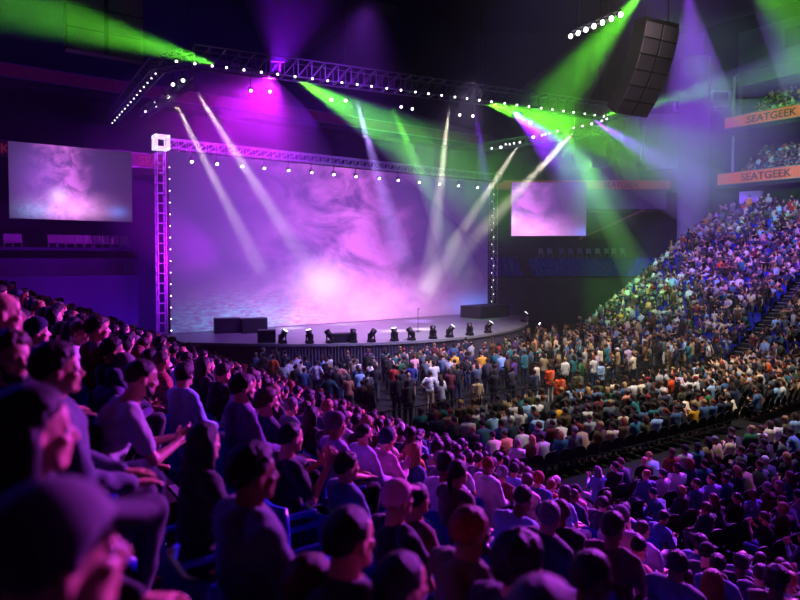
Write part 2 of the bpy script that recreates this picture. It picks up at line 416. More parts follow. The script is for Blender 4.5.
# ================================================================== SETTING
M_FLOOR = mat('floor_dark', '#0c0b10', .55, 0, .25, 2)
M_CONC = mat('concrete_dark', '#1d1b22', .8, 0, .25, 3)
M_WALL = mat('wall_dark', '#33303a', .9, 0, .12, 1.5)
M_WALLP = mat('wall_end', '#1e1d36', .9, 0, .15, .6)
M_CURT = mat('drape_grey', '#3b3d40', .95, 0, .12, 1)
M_GREY = mat('panel_grey', '#77757d', .7, 0, .1, 2)
M_BLACK = mat('ceiling_black', '#08080c', .9, 0, .2, 1)
M_ALU = mat('aluminium', '#a4a4ae', .4, .25, .1, 20)
M_ALUD = mat('aluminium_dark', '#6a6a74', .4, .3, .1, 20)
M_BLK = mat('black_plastic', '#0c0c10', .45, 0, .2, 30)
M_WHITE = mat('white_paint', '#d8d8de', .5, 0, .05, 20)
M_BLUE = mat('seat_blue', '#1526a8', .38, 0, .12, 8)
M_NOSE = mat('step_nosing', '#8a8794', .7, 0, .1, 20)
E_LAMP = emis('lamp_white', '#ffffff', 7)
E_LED = emis('led_white', '#f2ecff', 4)
XK = lambda k: .15+.85*k
HZ = lambda k: 5.95-.36*k          # head height along the near stand
TZ = lambda k: HZ(k)-1.26           # tread height
struct('floor', (lambda b: (b.bbox((-12, -8, -.2), (70, 52, 0)), b)[1])(MB()), M_FLOOR)
struct('ceiling', (lambda b: (b.bbox((-12, -8, 31), (70, 52, 31.3)), b)[1])(MB()), M_BLACK)
struct('wall_back', (lambda b: (b.bbox((-12, 50, 0), (45, 50.5, 31)), b)[1])(MB()), M_WALLP)
struct('wall_left', (lambda b: (b.bbox((-12.4, -8, 0), (-12, 50.5, 31)), b)[1])(MB()), M_WALLP)
struct('wall_right', (lambda b: (b.bbox((65, -8, 0), (65.4, 36, 31)), b)[1])(MB()), M_WALL)
# near stand: stepped treads with an aisle of half steps
AISLE = (4.65, 5.85)
b = MB()
for k in range(-8, 13):
    b.bbox((XK(k)-.30, -5, max(0, TZ(k)-1.4)), (XK(k)+.551, 27.6, TZ(k)))
struct('stand_near', b, M_CONC)
b = MB()
for k in range(-3, 13):
    b.bbox((XK(k)+.12, AISLE[0], TZ(k)-.17), (XK(k)+.85, AISLE[1], TZ(k)-.18+.005))
struct('trim_1', b, M_CONC)
n = MB()
for k in range(-3, 13):
    n.bbox((XK(k)+.49, AISLE[0]+.04, TZ(k)), (XK(k)+.553, AISLE[1]-.04, TZ(k)+.006)); n.bbox((XK(k)+.79, AISLE[0]+.04, TZ(k)-.175), (XK(k)+.853, AISLE[1]-.04, TZ(k)-.168))
struct('trim_2', n, M_NOSE)
# far side stand
RX = lambda k: 37+.85*k
RZ = lambda k: .425*k
RA = (18.25, 19.0)
b = MB()
for k in range(0, 25): b.bbox((RX(k)-.551, 8, max(0, RZ(k)-1.2)), (RX(k)+.30, 30.2, RZ(k)))
struct('stand_far', b, M_CONC)
n = MB()
for k in range(0, 25):
    for y0, y1 in (RA, (30.2, 31.4)):
        n.bbox((RX(k)-.56, y0, RZ(k)-.002), (RX(k)-.44, y1, RZ(k)+.01)); n.bbox((RX(k)-.13, y0, RZ(k)+.18), (RX(k)-.02, y1, RZ(k)+.215))
    n.bbox((RX(k)-.56, 30.2, max(0, RZ(k)-1)), (RX(k)+.29, 31.4, RZ(k)-.002))
struct('trim_3', n, M_NOSE)
struct('wall_far', (lambda b: (b.bbox((58.5, 8, 0), (58.8, 30.4, 12.7)), b)[1])(MB()), M_WALL)
# two upper decks on the far side
for j, (x0, z0) in enumerate(((56.2, 13.3), (57.3, 18.5))):
    b = MB(); b.bbox((x0, 8, z0-.5), (65, 30, z0-.1))
    for k in range(6): b.bbox((x0+.5+.85*k, 8, z0-.1), (65, 29.8, z0+.1+.5*k))
    b.bbox((x0, 29.7, z0-.5), (65, 30.1, z0+.9))
    struct('deck_%s' % ('lower', 'upper')[j], b, M_CONC)
b = MB(); b.bbox((59.5, 8, 23.2), (65, 30, 23.8)); b.bbox((59.3, 8, 23.8), (59.8, 29.2, 27.5)); b.bbox((59.3, 29.2, 18), (65, 29.6, 27.5)); b.bbox((58.8, 8, 22.4), (59.5, 29.0, 23.1))
struct('wall_upper', b, mat('panel_bowl', '#565860', .8, 0, .12, 1.5))
b = MB(); b.bbox((59.2, 24.0, 25.0), (59.3, 25.6, 26.6)); struct('window_1', b, M_BLACK)
b = MB(); b.cyl((57.0, 32.5, 0), (57.0, 32.5, 25.4), 1.36, 1.36, 48); b.cyl((57, 32.5, 0), (57, 32.5, .4), 1.5, 1.5, 48)
o = obj('column', b, mat('column_plaster', '#8c8a93', .75, 0, .06, 1)); o.data.polygons.foreach_set('use_smooth', [len(p.vertices) == 4 for p in o.data.polygons]); tag(o, kind='structure')
for y, z0, z1 in ((29.4, 19.4, 23.2), (29.4, 14.2, 17.8)):
    b = MB(); b.cyl((58.2, y, z0), (58.2, y, z1), .11, .11, 12); struct('trim_%d' % (4 if z0 > 15 else 5), b, M_WHITE)
# corner of the bowl, square to the view
def cbox(b, x0, x1, z0, z1, h0, h1): b.hexa([CA(x0, z0, h0), CA(x1, z0, h0), CA(x1, z1, h0), CA(x0, z1, h0), CA(x0, z0, h1), CA(x1, z0, h1), CA(x1, z1, h1), CA(x0, z1, h1)])
b = MB(); cbox(b, 7, 30.5, 62, 62.4, 0, 4.6); struct('wall_corner', b, M_CURT)
b = MB(); cbox(b, 2, 33, 68, 68.4, 0, 31); struct('wall_bowl', b, M_WALL)
b = MB()
for k in range(6): cbox(b, 7, 30.5, 62.4+.8*k, 68, 0, 4.5+.42*k)
struct('stand_corner', b, M_CONC)
b = MB(); cbox(b, 16.5, 27.2, 63.5, 68, 11.6, 13.5); struct('trim_6', b, M_GREY)
b = MB(); cbox(b, 5, 30, 64, 68, 13.3, 13.6); struct('deck_corner', b, M_CONC)
b = MB()
for i in range(6): cbox(b, 18.5+1.75*i, 20.15+1.75*i, 66, 66.4, 16+.15*i, 21.5)
cbox(b, 25.5, 30, 65, 65.4, 15.8, 21.6); struct('trim_7', b, mat('panel_pale', '#8a8a8e', .75, 0, .08, 1))
b = MB(); b.hexa([CA(23.0, 63.8, 14.4), CA(24.7, 63.8, 14.4), CA(24.7, 65.5, 14.4), CA(23.0, 65.5, 14.4), CA(21.4, 63.8, 18.6), CA(23.4, 63.8, 18.6), CA(23.4, 65.5, 18.6), CA(21.4, 65.5, 18.6)])
struct('beam_1', b, M_GREY)
b = MB(); b.tube(CA(18.5, 64, 8.6), CA(26.6, 64, 12.2), .12, 8); struct('trim_8', b, mat('handrail_red', '#8d5c52', .6))
# frames of the suites either side of the column
for j, (x0, x1, y0, y1) in enumerate(((672, 686, 100, 112), (709, 727, 93, 111))):
    b = MB(); P = [W(x0, y0+3*(1-j), 60), W(x1, y0, 60), W(x1, y1-2, 60), W(x0, y1, 60)]
    for i in range(4): b.tube(P[i], P[(i+1) % 4], .13, 6)
    struct('window_%d' % (2+j), b, M_WHITE)
# low wall in front of the near-side end terrace + terrace
b = MB(); b.bbox((-12, 44.5, 6.5), (9.6, 50, 7.0)); b.bbox((-12, 44.5, 5.4), (9.6, 44.8, 7.2))
b.bbox((-12, 43.5, 0), (9.4, 50, 5.4))
struct('stand_end', b, M_WALLP)
for j, z in enumerate((13.2, 18.4)):
    b = MB(); b.bbox((-12, 48.5, z-.5), (44, 50, z)); struct('deck_end_%s' % ('lower', 'upper')[j], b, M_CONC)
# ------------------------------------------------------------------ ribbon boards (lit fascia signs) with their lettering
E_RIB = mat('ribbon_orange', '#a8492e', .5, 0, .05, 3, emit=('#d8502c', .42))
E_RIBD = mat('ribbon_dim', '#5c1f38', .5, 0, .05, 3, emit=('#7c0a58', .05))
E_RIBP = mat('ribbon_pink', '#a05a58', .5, 0, .05, 3, emit=('#b0483c', .28))
M_INK = mat('letter_dark', '#1c0f12', .6)
M_INKL = mat('letter_dim', '#8a2c46', .6, emit=('#c03c60', .16))
def ribbon(a, b_, h, m, label, texts, ink, flip=1):
    """a, b_: lower ends, seen left to right by the audience; texts: fractions along the board"""
    a = Vector(a); b_ = Vector(b_); d = b_-a; L = d.length; ang = math.atan2(d.y, d.x)
    r = empty('ribbon_board', a, ang); tag(r, label, 'sign', 'lit ribbon boards along the bowl')
    p = MB(); p.bbox((0, 0, 0), (L, .25, h)); obj('panel', p, m, r)
    p = MB(); p.bbox((0, -.04, h), (L, .25, h+.07)); p.bbox((0, -.04, -.07), (L, .25, 0)); obj('frame', p, M_ALUD, r)
    for f in texts:
        cu = bpy.data.curves.new('lettering', 'FONT'); cu.body = 'SEATGEEK'; cu.size = h*.92; cu.extrude = .015; cu.align_x = 'CENTER'; cu.offset = .012
        t = bpy.data.objects.new('tmp', cu); COL.objects.link(t); dg = bpy.context.evaluated_depsgraph_get(); dg.update()
        me = bpy.data.meshes.new_from_object(t.evaluated_get(dg)); bpy.data.objects.remove(t)
        o = link('lettering', me, ink, r); o.location = (L*f, -.03, h*.18); o.rotation_euler = (math.pi/2, 0, 0)
def along(x0, px): # y of a pixel column on the plane X=x0
    u = (px-400)/FPX; return x0*(CT-u*ST)/(ST+u*CT)
for x0, z0, px, nm in ((56.1, 13.2, 763.5, 'lower orange ribbon board with dark lettering on the far side deck'), (57.2, 18.4, 768, 'upper orange ribbon board with dark lettering on the far side deck')):
    ya, yb = 29.7, 8; f = (ya-along(x0, px))/(ya-yb)
    ribbon((x0, ya, z0), (x0, yb, z0), .95, E_RIB, nm, [f], M_INK)
ribbon(CA(9.8, 63.6, 13.65), CA(27.6, 63.6, 13.65), .85, E_RIBP, 'pinkish ribbon board on the bowl corner behind the hanging screen', [.72], M_INK)
ribbon((-12, 48.4, 13.25), (44, 48.4, 13.25), .95, E_RIBD, 'dim red ribbon board running behind the hanging screen and stage tower', [.225, .345, .44], M_INKL)
ribbon((-12, 48.4, 18.45), (44, 48.4, 18.45), .8, E_RIBD, 'dim purple ribbon board high on the end wall above the stage screen', [], M_INKL)
b = MB(); p = [W(738, 192, 56), W(760, 191, 55.2), W(760, 202, 55.2), W(738, 204, 56)]; d_ = Vector((.25, 0, 0))
b.hexa([p[3], p[2], p[2]+d_, p[3]+d_, p[0], p[1], p[1]+d_, p[0]+d_])
tag(obj('notice_screen', b, mat('lilac_sign', '#9a7cc0', .5, emit=('#7a4ac0', .3))), 'small lilac lit screen below the lower orange ribbon board', 'screen')
# ------------------------------------------------------------------ stage
ZS = 1.75
cx, Rr = 24.0, 15.5; cy = 28.3+Rr
arc = [(cx+Rr*math.sin(a), cy-Rr*math.cos(a)) for a in np.linspace(-.752, .752, 33)]
poly = [(10.0, 41.2), (10.0, 35.6)]+arc+[(38.0, 35.6), (38.0, 41.2)]
def prism(b, poly, z0, z1):
    n = len(poly); b.add([(x, y, z0) for x, y in poly]+[(x, y, z1) for x, y in poly], [tuple(range(n))[::-1], tuple(range(n, 2*n))]+[(i, (i+1) % n, n+(i+1) % n, n+i) for i in range(n)])
st = empty('stage', (0, 0, 0)); tag(st, 'raised concert stage with curved grey deck and dark pleated skirt', 'stage')
b = MB(); prism(b, poly, ZS-.14, ZS); obj('deck', b, mat('stage_deck', '#8c8a90', .35, 0, .08, 1.2), st)
b = MB(); pts = []
for i in range(len(arc)-1):
    for t in range(8):
        x = arc[i][0]+(arc[i+1][0]-arc[i][0])*t/8; y = arc[i][1]+(arc[i+1][1]-arc[i][1])*t/8
        rr = Rr-.1+(.07 if t % 2 else -.04); a = math.atan2(x-cx, cy-y); pts.append((cx+rr*math.sin(a), cy-rr*math.cos(a)))
n = len(pts); b.add([(x, y, .0) for x, y in pts]+[(x, y, ZS-.14) for x, y in pts], [(i, i+1, n+i+1, n+i) for i in range(n-1)])
obj('skirt', b, mat('skirt_cloth', '#4a4456', .9, 0, .1, 3), st)
b = MB(); b.bbox((10.1, 35.6, 0), (10.25, 41.1, ZS-.14)); b.bbox((37.8, 35.6, 0), (37.95, 41.1, ZS-.14)); b.hexa([(10.1, 35.6, 0), (13.5, 32.6, 0), (13.7, 32.9, 0), (10.3, 35.9, 0), (10.1, 35.6, ZS-.14), (13.5, 32.6, ZS-.14), (13.7, 32.9, ZS-.14), (10.3, 35.9, ZS-.14)])
b.hexa([(34.5, 32.6, 0), (37.9, 35.6, 0), (37.7, 35.9, 0), (34.3, 32.9, 0), (34.5, 32.6, ZS-.14), (37.9, 35.6, ZS-.14), (37.7, 35.9, ZS-.14), (34.3, 32.9, ZS-.14)])
obj('side_panel', b, M_BLK, st)
# ---- screens: a small expression builder for the picture they give off
def picture(name, w, h, strength, bg, u0, us, v0, vs, seed=0.0, dim=1.0):
    m = bpy.data.materials.new(name); m.use_nodes = True; nt = m.node_tree; nt.nodes.clear()
    L = nt.links.new
    def M(op, a, b_=0.0, c=None):
        n = nt.nodes.new('ShaderNodeMath'); n.operation = op
        for i, x in enumerate((a, b_, c)):
            if x is None: continue
            if isinstance(x, (int, float)): n.inputs[i].default_value = x
            else: L(x, n.inputs[i])
        return n.outputs[0]
    tc = nt.nodes.new('ShaderNodeTexCoord'); sp = nt.nodes.new('ShaderNodeSeparateXYZ'); L(tc.outputs['Object'], sp.inputs[0])
    u = M('MULTIPLY_ADD', M('DIVIDE', sp.outputs[0], w), us, u0); v = M('MULTIPLY_ADD', M('DIVIDE', sp.outputs[2], h), vs, v0)
    def noise(sx, sy, det, dist, off):
        cb = nt.nodes.new('ShaderNodeCombineXYZ'); L(M('MULTIPLY', u, sx), cb.inputs[0]); L(M('MULTIPLY', v, sy), cb.inputs[1]); cb.inputs[2].default_value = off+seed
        n = nt.nodes.new('ShaderNodeTexNoise'); n.inputs['Scale'].default_value = 1; n.inputs['Detail'].default_value = det; n.inputs['Roughness'].default_value = .62; n.inputs['Distortion'].default_value = dist
        L(cb.outputs[0], n.inputs['Vector']); return n.outputs['Fac']
    def gauss(x, c, s):
        d = M('DIVIDE', M('SUBTRACT', x, c), s); return M('EXPONENT', M('MULTIPLY', M('MULTIPLY', d, d), -1))
    n1 = noise(6, 4, 9, .9, 3.1); n2 = noise(3, 2.2, 3, .5, 9.4); n3 = noise(60, 110, 3, .2, 1.7); n4 = noise(14, 9, 8, .6, 5.2)
    up = M('ADD', u, M('MULTIPLY', M('SUBTRACT', n2, .5), .35))
    wid = M('MULTIPLY_ADD', v, -.04, .20)
    d = M('DIVIDE', M('SUBTRACT', up, .45), wid); plume = M('EXPONENT', M('MULTIPLY', M('MULTIPLY', d, d), -1))
    tex = M('MULTIPLY_ADD', M('SUBTRACT', n1, .5), 4.2, .62); tex = M('MINIMUM', M('MAXIMUM', M('ADD', tex, M('MULTIPLY', M('SUBTRACT', n4, .5), .9)), .12), 1.15)
    plume = M('MULTIPLY', plume, tex)
    base = M('MULTIPLY', gauss(v, .16, .15), gauss(u, .52, .27)); base = M('MULTIPLY', base, M('MULTIPLY_ADD', n4, .9, .55))
    fl = M('MULTIPLY', gauss(v, .02, .10), gauss(u, .55, .28))
    core = M('MULTIPLY', gauss(v, .27, .11), gauss(u, .40, .07))
    rip = M('MULTIPLY', M('MAXIMUM', M('MULTIPLY_ADD', n3, 3.0, -1.0), 0.02), 1.0)
    cyl_ = M('MULTIPLY', M('MULTIPLY', gauss(v, .03, .13), gauss(u, .22, .17)), rip)
    bl = M('MULTIPLY', M('MULTIPLY', gauss(v, .06, .09), gauss(u, .93, .09)), 1.0)
    side = M('MULTIPLY', gauss(u, .24, .24), gauss(v, .45, .6))
    terms = [((1, 1, 1), None, bg), (None, M('MULTIPLY', gauss(u, .5, .42), gauss(v, .5, .8)), (.10, .022, .25)), (None, plume, (.74, .15, .72)), (None, base, (.80, .30, .78)), (None, fl, (.6, .27, .56)), (None, core, (.35, .55, .40)), (None, cyl_, (.04, .5, .75)), (None, bl, (.03, .16, .62)), (None, side, (.15, .045, .40))]
    acc = None
    for _, f, c in terms:
        vm = nt.nodes.new('ShaderNodeVectorMath'); vm.operation = 'SCALE'; vm.inputs[0].default_value = c
        if f is None: vm.inputs['Scale'].default_value = 1
        else: L(f, vm.inputs['Scale'])
        if acc is None: acc = vm.outputs[0]
        else:
            a = nt.nodes.new('ShaderNodeVectorMath'); a.operation = 'ADD'; L(acc, a.inputs[0]); L(vm.outputs[0], a.inputs[1]); acc = a.outputs[0]
    e = nt.nodes.new('ShaderNodeEmission'); e.inputs['Strength'].default_value = strength; L(acc, e.inputs['Color'])
    o = nt.nodes.new('ShaderNodeOutputMaterial'); L(e.outputs[0], o.inputs['Surface'])
    return m
SX0, SX1, SY, SZ0, SZ1 = 10.55, 37.5, 40.0, 1.78, 13.2
sc = empty('stage_screen', ((SX0+SX1)/2, SY, SZ0)); tag(sc, 'huge wall screen at the back of the stage showing pink nebula clouds', 'screen')
b = MB(); b.bbox((-(SX1-SX0)/2, 0, 0), ((SX1-SX0)/2, .05, SZ1-SZ0))
obj('display', b, picture('picture_stage', SX1-SX0, SZ1-SZ0, .90, (.03, .018, .10), .5, 1, 0, 1), sc)
b = MB(); b.bbox((-(SX1-SX0)/2-.1, .05, 0), ((SX1-SX0)/2+.1, .3, SZ1-SZ0+.1)); obj('back_frame', b, M_BLK, sc)
def hung_screen(a, b_, h, label, pm):
    a = Vector(a); b_ = Vector(b_); d = b_-a; L = d.length
    r = empty('hanging_screen', a, math.atan2(d.y, d.x)); tag(r, label, 'screen', 'video screens hung beside the stage')
    p = MB(); p.bbox((.03, 0, .03), (L-.03, .06, h-.03)); obj('display', p, pm, r)
    p = MB(); p.bbox((0, .06, 0), (L, .32, h)); obj('back_frame', p, M_BLK, r)
    for x in (.15, .85):
        p = MB(); p.tube((L*x, .2, h), (L*x, .2, 31-a.z), .015, 6); obj('hanging_cable', p, M_BLK, r)
L1 = (CA((10-400)/FPX*38.1, 38.1, 8.95)); L2 = CA((133.5-400)/FPX*42.2, 42.2, 8.95)
hung_screen(L1, L2, 4.75, 'wide hanging video screen beside the stage tower and above the near stand', picture('picture_hung_near', 7.15, 4.75, .75, (.05, .03, .085), -.02, 1.1, .02-.12, 1.15, 0, 1))
hung_screen(CA((511-400)/FPX*52, 52, 8.4), CA((586-400)/FPX*52, 52, 8.4), 4.5, 'bright pink hanging video screen in front of the bowl corner', picture('picture_hung_far', 6.3, 4.5, .95, (.06, .035, .12), .42, .52, .02, .8, 0, 1))
# ------------------------------------------------------------------ trusses
def truss(b, p, q, w, h, bay, r=.045, r2=.026, up=Vector((0, 0, 1))):
    p = Vector(p); q = Vector(q); d = (q-p); L = d.length; d.normalize()
    if abs(d.z) > .9: up = Vector((0, 1, 0))
    s = d.cross(up).normalized(); uu = s.cross(d)
    n = max(1, round(L/bay)); c = [(-w/2, 0), (w/2, 0), (w/2, h), (-w/2, h)]
    pt = lambda i, k: p+d*(L*i/n)+s*c[k][0]+uu*c[k][1]
    for k in range(4): b.tube(pt(0, k), pt(n, k), r, 6)
    for i in range(n+1):
        for k in range(4): b.tube(pt(i, k), pt(i, (k+1) % 4), r2, 5)
    for i in range(n):
        b.tube(pt(i, 0), pt(i+1, 3), r2, 5); b.tube(pt(i, 1), pt(i+1, 2), r2, 5)
def truss_thing(label, segs, m=M_ALU, cables=(), name='lighting_truss', cl=31):
    p0 = Vector(segs[0][0]); r = empty(name, p0); tag(r, label, 'truss', 'lattice trusses around the stage')
    b = MB()
    for a, q, w, h, bay in segs: truss(b, Vector(a)-p0, Vector(q)-p0, w, h, bay)
    obj('lattice', b, m, r)
    for c in cables:
        b = MB(); b.tube(Vector(c)-p0, Vector((c[0], c[1], cl))-p0, .02, 5); obj('hanging_cable', b, M_BLK, r)
    return r
FA = W(212, 70, 32); FB = W(606, 121, 43.3); FB.z = FA.z = 16.2
def on_front(px):
    lo, hi = -.3, 1.3
    for _ in range(40):
        m_ = (lo+hi)/2
        if proj(FA.lerp(FB, m_))[0] < px: lo = m_
        else: hi = m_
    return FA.lerp(FB, lo)
truss_thing('long dark lattice truss spanning the front of the stage overhead', [(on_front(196), on_front(612), .9, .95, .75)], mat('truss_dark', '#55535e', .45, .3, .1, 20), [tuple(on_front(q)+Vector((0, 0, .95))) for q in (215, 345, 480, 598)])
GA = W(160, 66, 33.2); GB = W(116, 117, 45); GA.z = GB.z = 16.4
truss_thing('lattice truss running back from the front truss over the near side of the stage', [(on_front(196)+Vector((-.3, 0, -.0)), GA, .7, .7, .7), (GA, GB, .7, .7, .75)], M_ALUD, [tuple(GB+Vector((0, 0, .7)))])
HA = W(192, 80, 35); HB = W(146, 112, 43); HB.z = HA.z = 16.2
truss_thing('short inner lattice truss behind the front truss corner', [(HA, HB, .5, .5, .6)], M_ALUD, [tuple(HA+Vector((0, 0, .5))), tuple(HB+Vector((0, 0, .5)))])
IA = W(484, 152, 52); IB = W(600, 116, 45); IA.z = IB.z = 15.5
truss_thing('dim inner lattice truss over the far side of the stage', [(IA, IB, .6, .6, .7)], M_ALUD, [tuple(IA+Vector((0, 0, .6))), tuple(IB+Vector((0, 0, .6)))])
# goal-post truss that carries the big screen
r = truss_thing('goal post of lattice towers and header framing the big stage screen', [((10.0, 39.7, 0), (10.0, 39.7, 13.0), .5, .5, .62), ((10.35, 39.7, 13.32), (37.8, 39.7, 13.32), .5, .52, .62), ((38.1, 39.7, 0), (38.1, 39.7, 13.0), .5, .5, .62)][:1], M_ALU)
b = MB(); truss(b, (0.35, 0, 13.32), (27.8, 0, 13.32), .5, .52, .62); truss(b, (28.1, 0, 0), (28.1, 0, 13.3), .5, .5, .62, up=Vector((0, 1, 0))); obj('lattice', b, M_ALU, r)
for x in (0, 28.1):
    b = MB(); b.box((x, .0, .05), (1.3, 1.3, .1)); obj('base_plate', b, M_BLK, r)
for x in (0, 28.1):
    b = MB(); q = .36; z = 13.58
    for sx in (-1, 1):
        for sy in (-1, 1):
            b.box((x+sx*q, sy*q, z), (.15, .15, .87)); b.box((x+sx*q, 0, z+sy*q), (.15, .87, .15)); b.box((x, sx*q, z+sy*q), (.87, .15, .15))
    obj('corner_block', b, mat('corner_glow_white', '#e8e6ee', .4, emit=('#f0eaff', .75)) if x == 0 else M_ALUD, r)  # near block is given its own glow in place of white light on it
# ------------------------------------------------------------------ lamps
def lamp(p, d, size, label, group, drop=0, on=True, name='truss_lamp', led=False):
    """small lamp: bracket, housing and glowing lens, aimed along d"""
    d = Vector(d).normalized(); r = empty(name, p); tag(r, label, 'lamp', group)
    b = MB(); b.cyl(-d*size*1.5, d*size*.35, size*.62, size*.85, 14); b.cyl(-d*size*1.5, -d*size*1.75, size*.62, size*.35, 14); hs = obj('housing', b, M_BLK, r, True)
    b = MB(); b.ell((0, 0, 0), (size*.78, size*.78, size*.25), d.to_track_quat('Z', 'Y').to_matrix(), 14, 8); o = obj('lens', b, E_LED if led else E_LAMP, hs, True); o.location = d*size*.4
    if drop:
        s = d.cross(Vector((0, 0, 1))); s = s.normalized() if s.length > .01 else Vector((1, 0, 0))
        b = MB(); w = size*1.15; c = -d*size*.4
        for k in (-1, 1): b.tube(c+s*w*k, c+s*w*k+Vector((0, 0, size*1.3)), size*.16, 6); 
        b.tube(c-s*w+Vector((0, 0, size*1.3)), c+s*w+Vector((0, 0, size*1.3)), size*.16, 6); b.tube(c+Vector((0, 0, size*1.3)), c+Vector((0, 0, size*1.3+drop)), size*.2, 6)
        obj('yoke', b, M_BLK, r)
    return r
TOCAM = lambda p: (Vector((0, 0, HC))-Vector(p)).normalized()
fx = [176, 194, 211, 225, 242, 259, 275, 292, 309, 324, 338, 353, 367, 382, 396, 410, 423, 436, 449, 461, 473, 485, 498, 510, 522, 534, 545, 556, 566, 577, 587, 596]
for i, px in enumerate(fx):
    p = on_front(px)+Vector((0, -.5, -.02))
    lamp(p, (-.25, -.85, -.45), .068, 'small white lamp on the front truss, %s from the near end' % ordw(i+1), 'row of lamps under the front truss')
for i in range(15):
    p = GA.lerp(GB, i/14)+Vector((-.1, 0, -.14)); lamp(p, (-.2, -.8, -.5), .05, 'tiny white lamp on the side truss, %s from the front' % ordw(i+1), 'row of lamps under the side truss', led=True)
for i, (px, py, z_) in enumerate(((148, 113, 42), (158, 108, 41), (157, 103, 41), (170, 98, 39), (175, 86, 36), (185, 82, 35))):
    lamp(W(px, py, z_), (-.1, -.85, -.5), .12 if i not in (1, 2) else .07, 'bright hanging spotlight below the inner near side truss, %s from the back' % ordw(i+1), 'spotlights on the inner near side truss', .35, name='spotlight')
for i, (px, py, z_) in enumerate(((252, 92, 33.5), (271, 93, 34), (332, 101, 35.5), (346, 102, 35.8), (401, 108, 37), (412, 110, 37.3), (459, 116, 38.6), (472, 117, 39))):
    lamp(W(px, py, z_), (-.1, -.8, -.6), .1, 'spotlight hung below the front truss, %s of the paired drops' % ordw(i+1), 'paired spotlights below the front truss', .55, name='spotlight')
for i, (px, py, z_) in enumerate(((491, 149, 51), (500, 148, 50.5), (505, 145, 50.3), (509, 145, 50), (513, 144, 49.8), (519, 143, 49.3), (529, 124, 44.5), (532, 138, 48.6), (541, 136, 48), (544, 135, 47.8), (548, 134, 47.6), (556, 132, 47), (572, 129, 46.2), (581, 127, 45.7), (590, 125, 45.2), (600, 122, 44.6), (605, 120, 44.4))):
    lamp(W(px, py, z_), (-.35, -.85, -.35), .085 if i not in (1, 6, 7) else .14, 'white lamp on the inner far side truss, %s from the back' % ordw(i+1), 'lamps on the inner far side truss', .2, name='spotlight')
for i, px in enumerate((193, 218, 243, 265, 289, 312, 334, 356, 379, 398, 419, 439, 458, 477)):
    u = (px-400)/FPX; Y = 39.3; X = Y*(ST+u*CT)/(CT-u*ST)
    lamp((X, Y, 12.55), (-.15+.1*(i % 3), -.75, -.65), .125, 'moving head hanging over the stage screen, %s from the white corner block' % ordw(i+1), 'moving heads along the screen header', .5, name='moving_head')
for j, X in enumerate((10.45, 37.65)):
    for i in range(15 if j == 0 else 17):
        z = 12.1-i*(.72 if j == 0 else .62); p = (X+(.0 if j == 0 else (-.12 if i % 2 else .12)), 39.55, z)
        lamp(p, (-.4, -1, 0), .055, 'white marker lamp on the %s screen tower, %s from the top' % (('near', 'far')[j], ordw(i+1)), 'marker lamps on the %s tower' % ('near', 'far')[j], led=True, name='marker_lamp')
bar = empty('blinder_bar', W(568, 39, 31)); tag(bar, 'dark hanging bar carrying seven round white lamps near the speaker hang', 'lamp bar')
q0 = W(568, 39, 31); q1 = W(617, 18, 27.2)
b = MB(); b.tube((0, 0, .22), q1-q0+Vector((0, 0, .22)), .05, 8); obj('bar', b, M_BLK, bar)
for f in (.2, .8):
    b = MB(); c = (q1-q0)*f; b.tube(c+Vector((0, 0, .22)), Vector((c.x, c.y, 31-q0.z)), .015, 5); obj('hanging_cable', b, M_BLK, bar)
for i in range(7):
    c = q0.lerp(q1, i/6); lamp(c, (-.3, -.9, -.35), .15, 'round white lamp on the hanging bar, %s from its lower end' % ordw(i+1), 'round lamps on the hanging bar', name='blinder_lamp')
w_ = tag(lamp(W(540, 324, 49), (-.3, -1, 0), .12, 'lone white work lamp on the dark wall beside the far stage corner', None, .1, name='work_lamp'))
# stage-edge moving heads, monitors, boxes
def edge(px, inset=.35):
    u = (px-400)/FPX; best = None
    for a in np.linspace(-.75, .75, 301):
        x, y = cx+(Rr-inset)*math.sin(a), cy-(Rr-inset)*math.cos(a); q = proj((x, y, ZS))
        if best is None or abs(q[0]-px) < best[0]: best = (abs(q[0]-px), x, y)
    return best[1], best[2]
for i, (px, dx, dz, on) in enumerate(((282, .5, .75, 1), (309, -.1, .95, 1), (330, -.5, .8, 0), (353, .1, .9, 0), (372, .55, .75, 0), (395, -.05, .95, 1), (412, -.5, .8, 0), (433, 0, 1, 0), (450, .6, .7, 1), (470, 0, 1, 0), (488, .6, .7, 1), (527, .6, .7, 1))):
    x, y = edge(px); r = empty('floor_spotlight', (x, y, ZS)); tag(r, 'floor spotlight on the stage edge, %s from the near corner' % ordw(i+1), 'lamp', 'moving heads along the stage edge')
    b = MB(); b.box((0, 0, .07), (.4, .36, .14)); obj('base', b, M_BLK, r, bevel=.02)
    b = MB()
    for s in (-1, 1): b.box((s*.2, 0, .3), (.045, .12, .42))
    b.box((0, 0, .16), (.42, .14, .05)); obj('yoke', b, M_BLK, r, bevel=.01)
    d = Vector((dx*CT, -dx*ST*1.0+.1, dz)).normalized(); b = MB(); b.cyl(Vector((0, 0, .42))-d*.2, Vector((0, 0, .42))+d*.33, .135, .175, 18); b.cyl(Vector((0, 0, .42))-d*.28, Vector((0, 0, .42))-d*.2, .08, .135, 18); hd_ = obj('lamp_head', b, M_BLK, r, True)
    b = MB(); b.ell((0, 0, 0), (.15, .15, .04), d.to_track_quat('Z', 'Y').to_matrix(), 18, 8); o = obj('lens', b, E_LED if on else mat('lens_off', '#30303c', .1), hd_, True); o.location = Vector((0, 0, .42))+d*.34
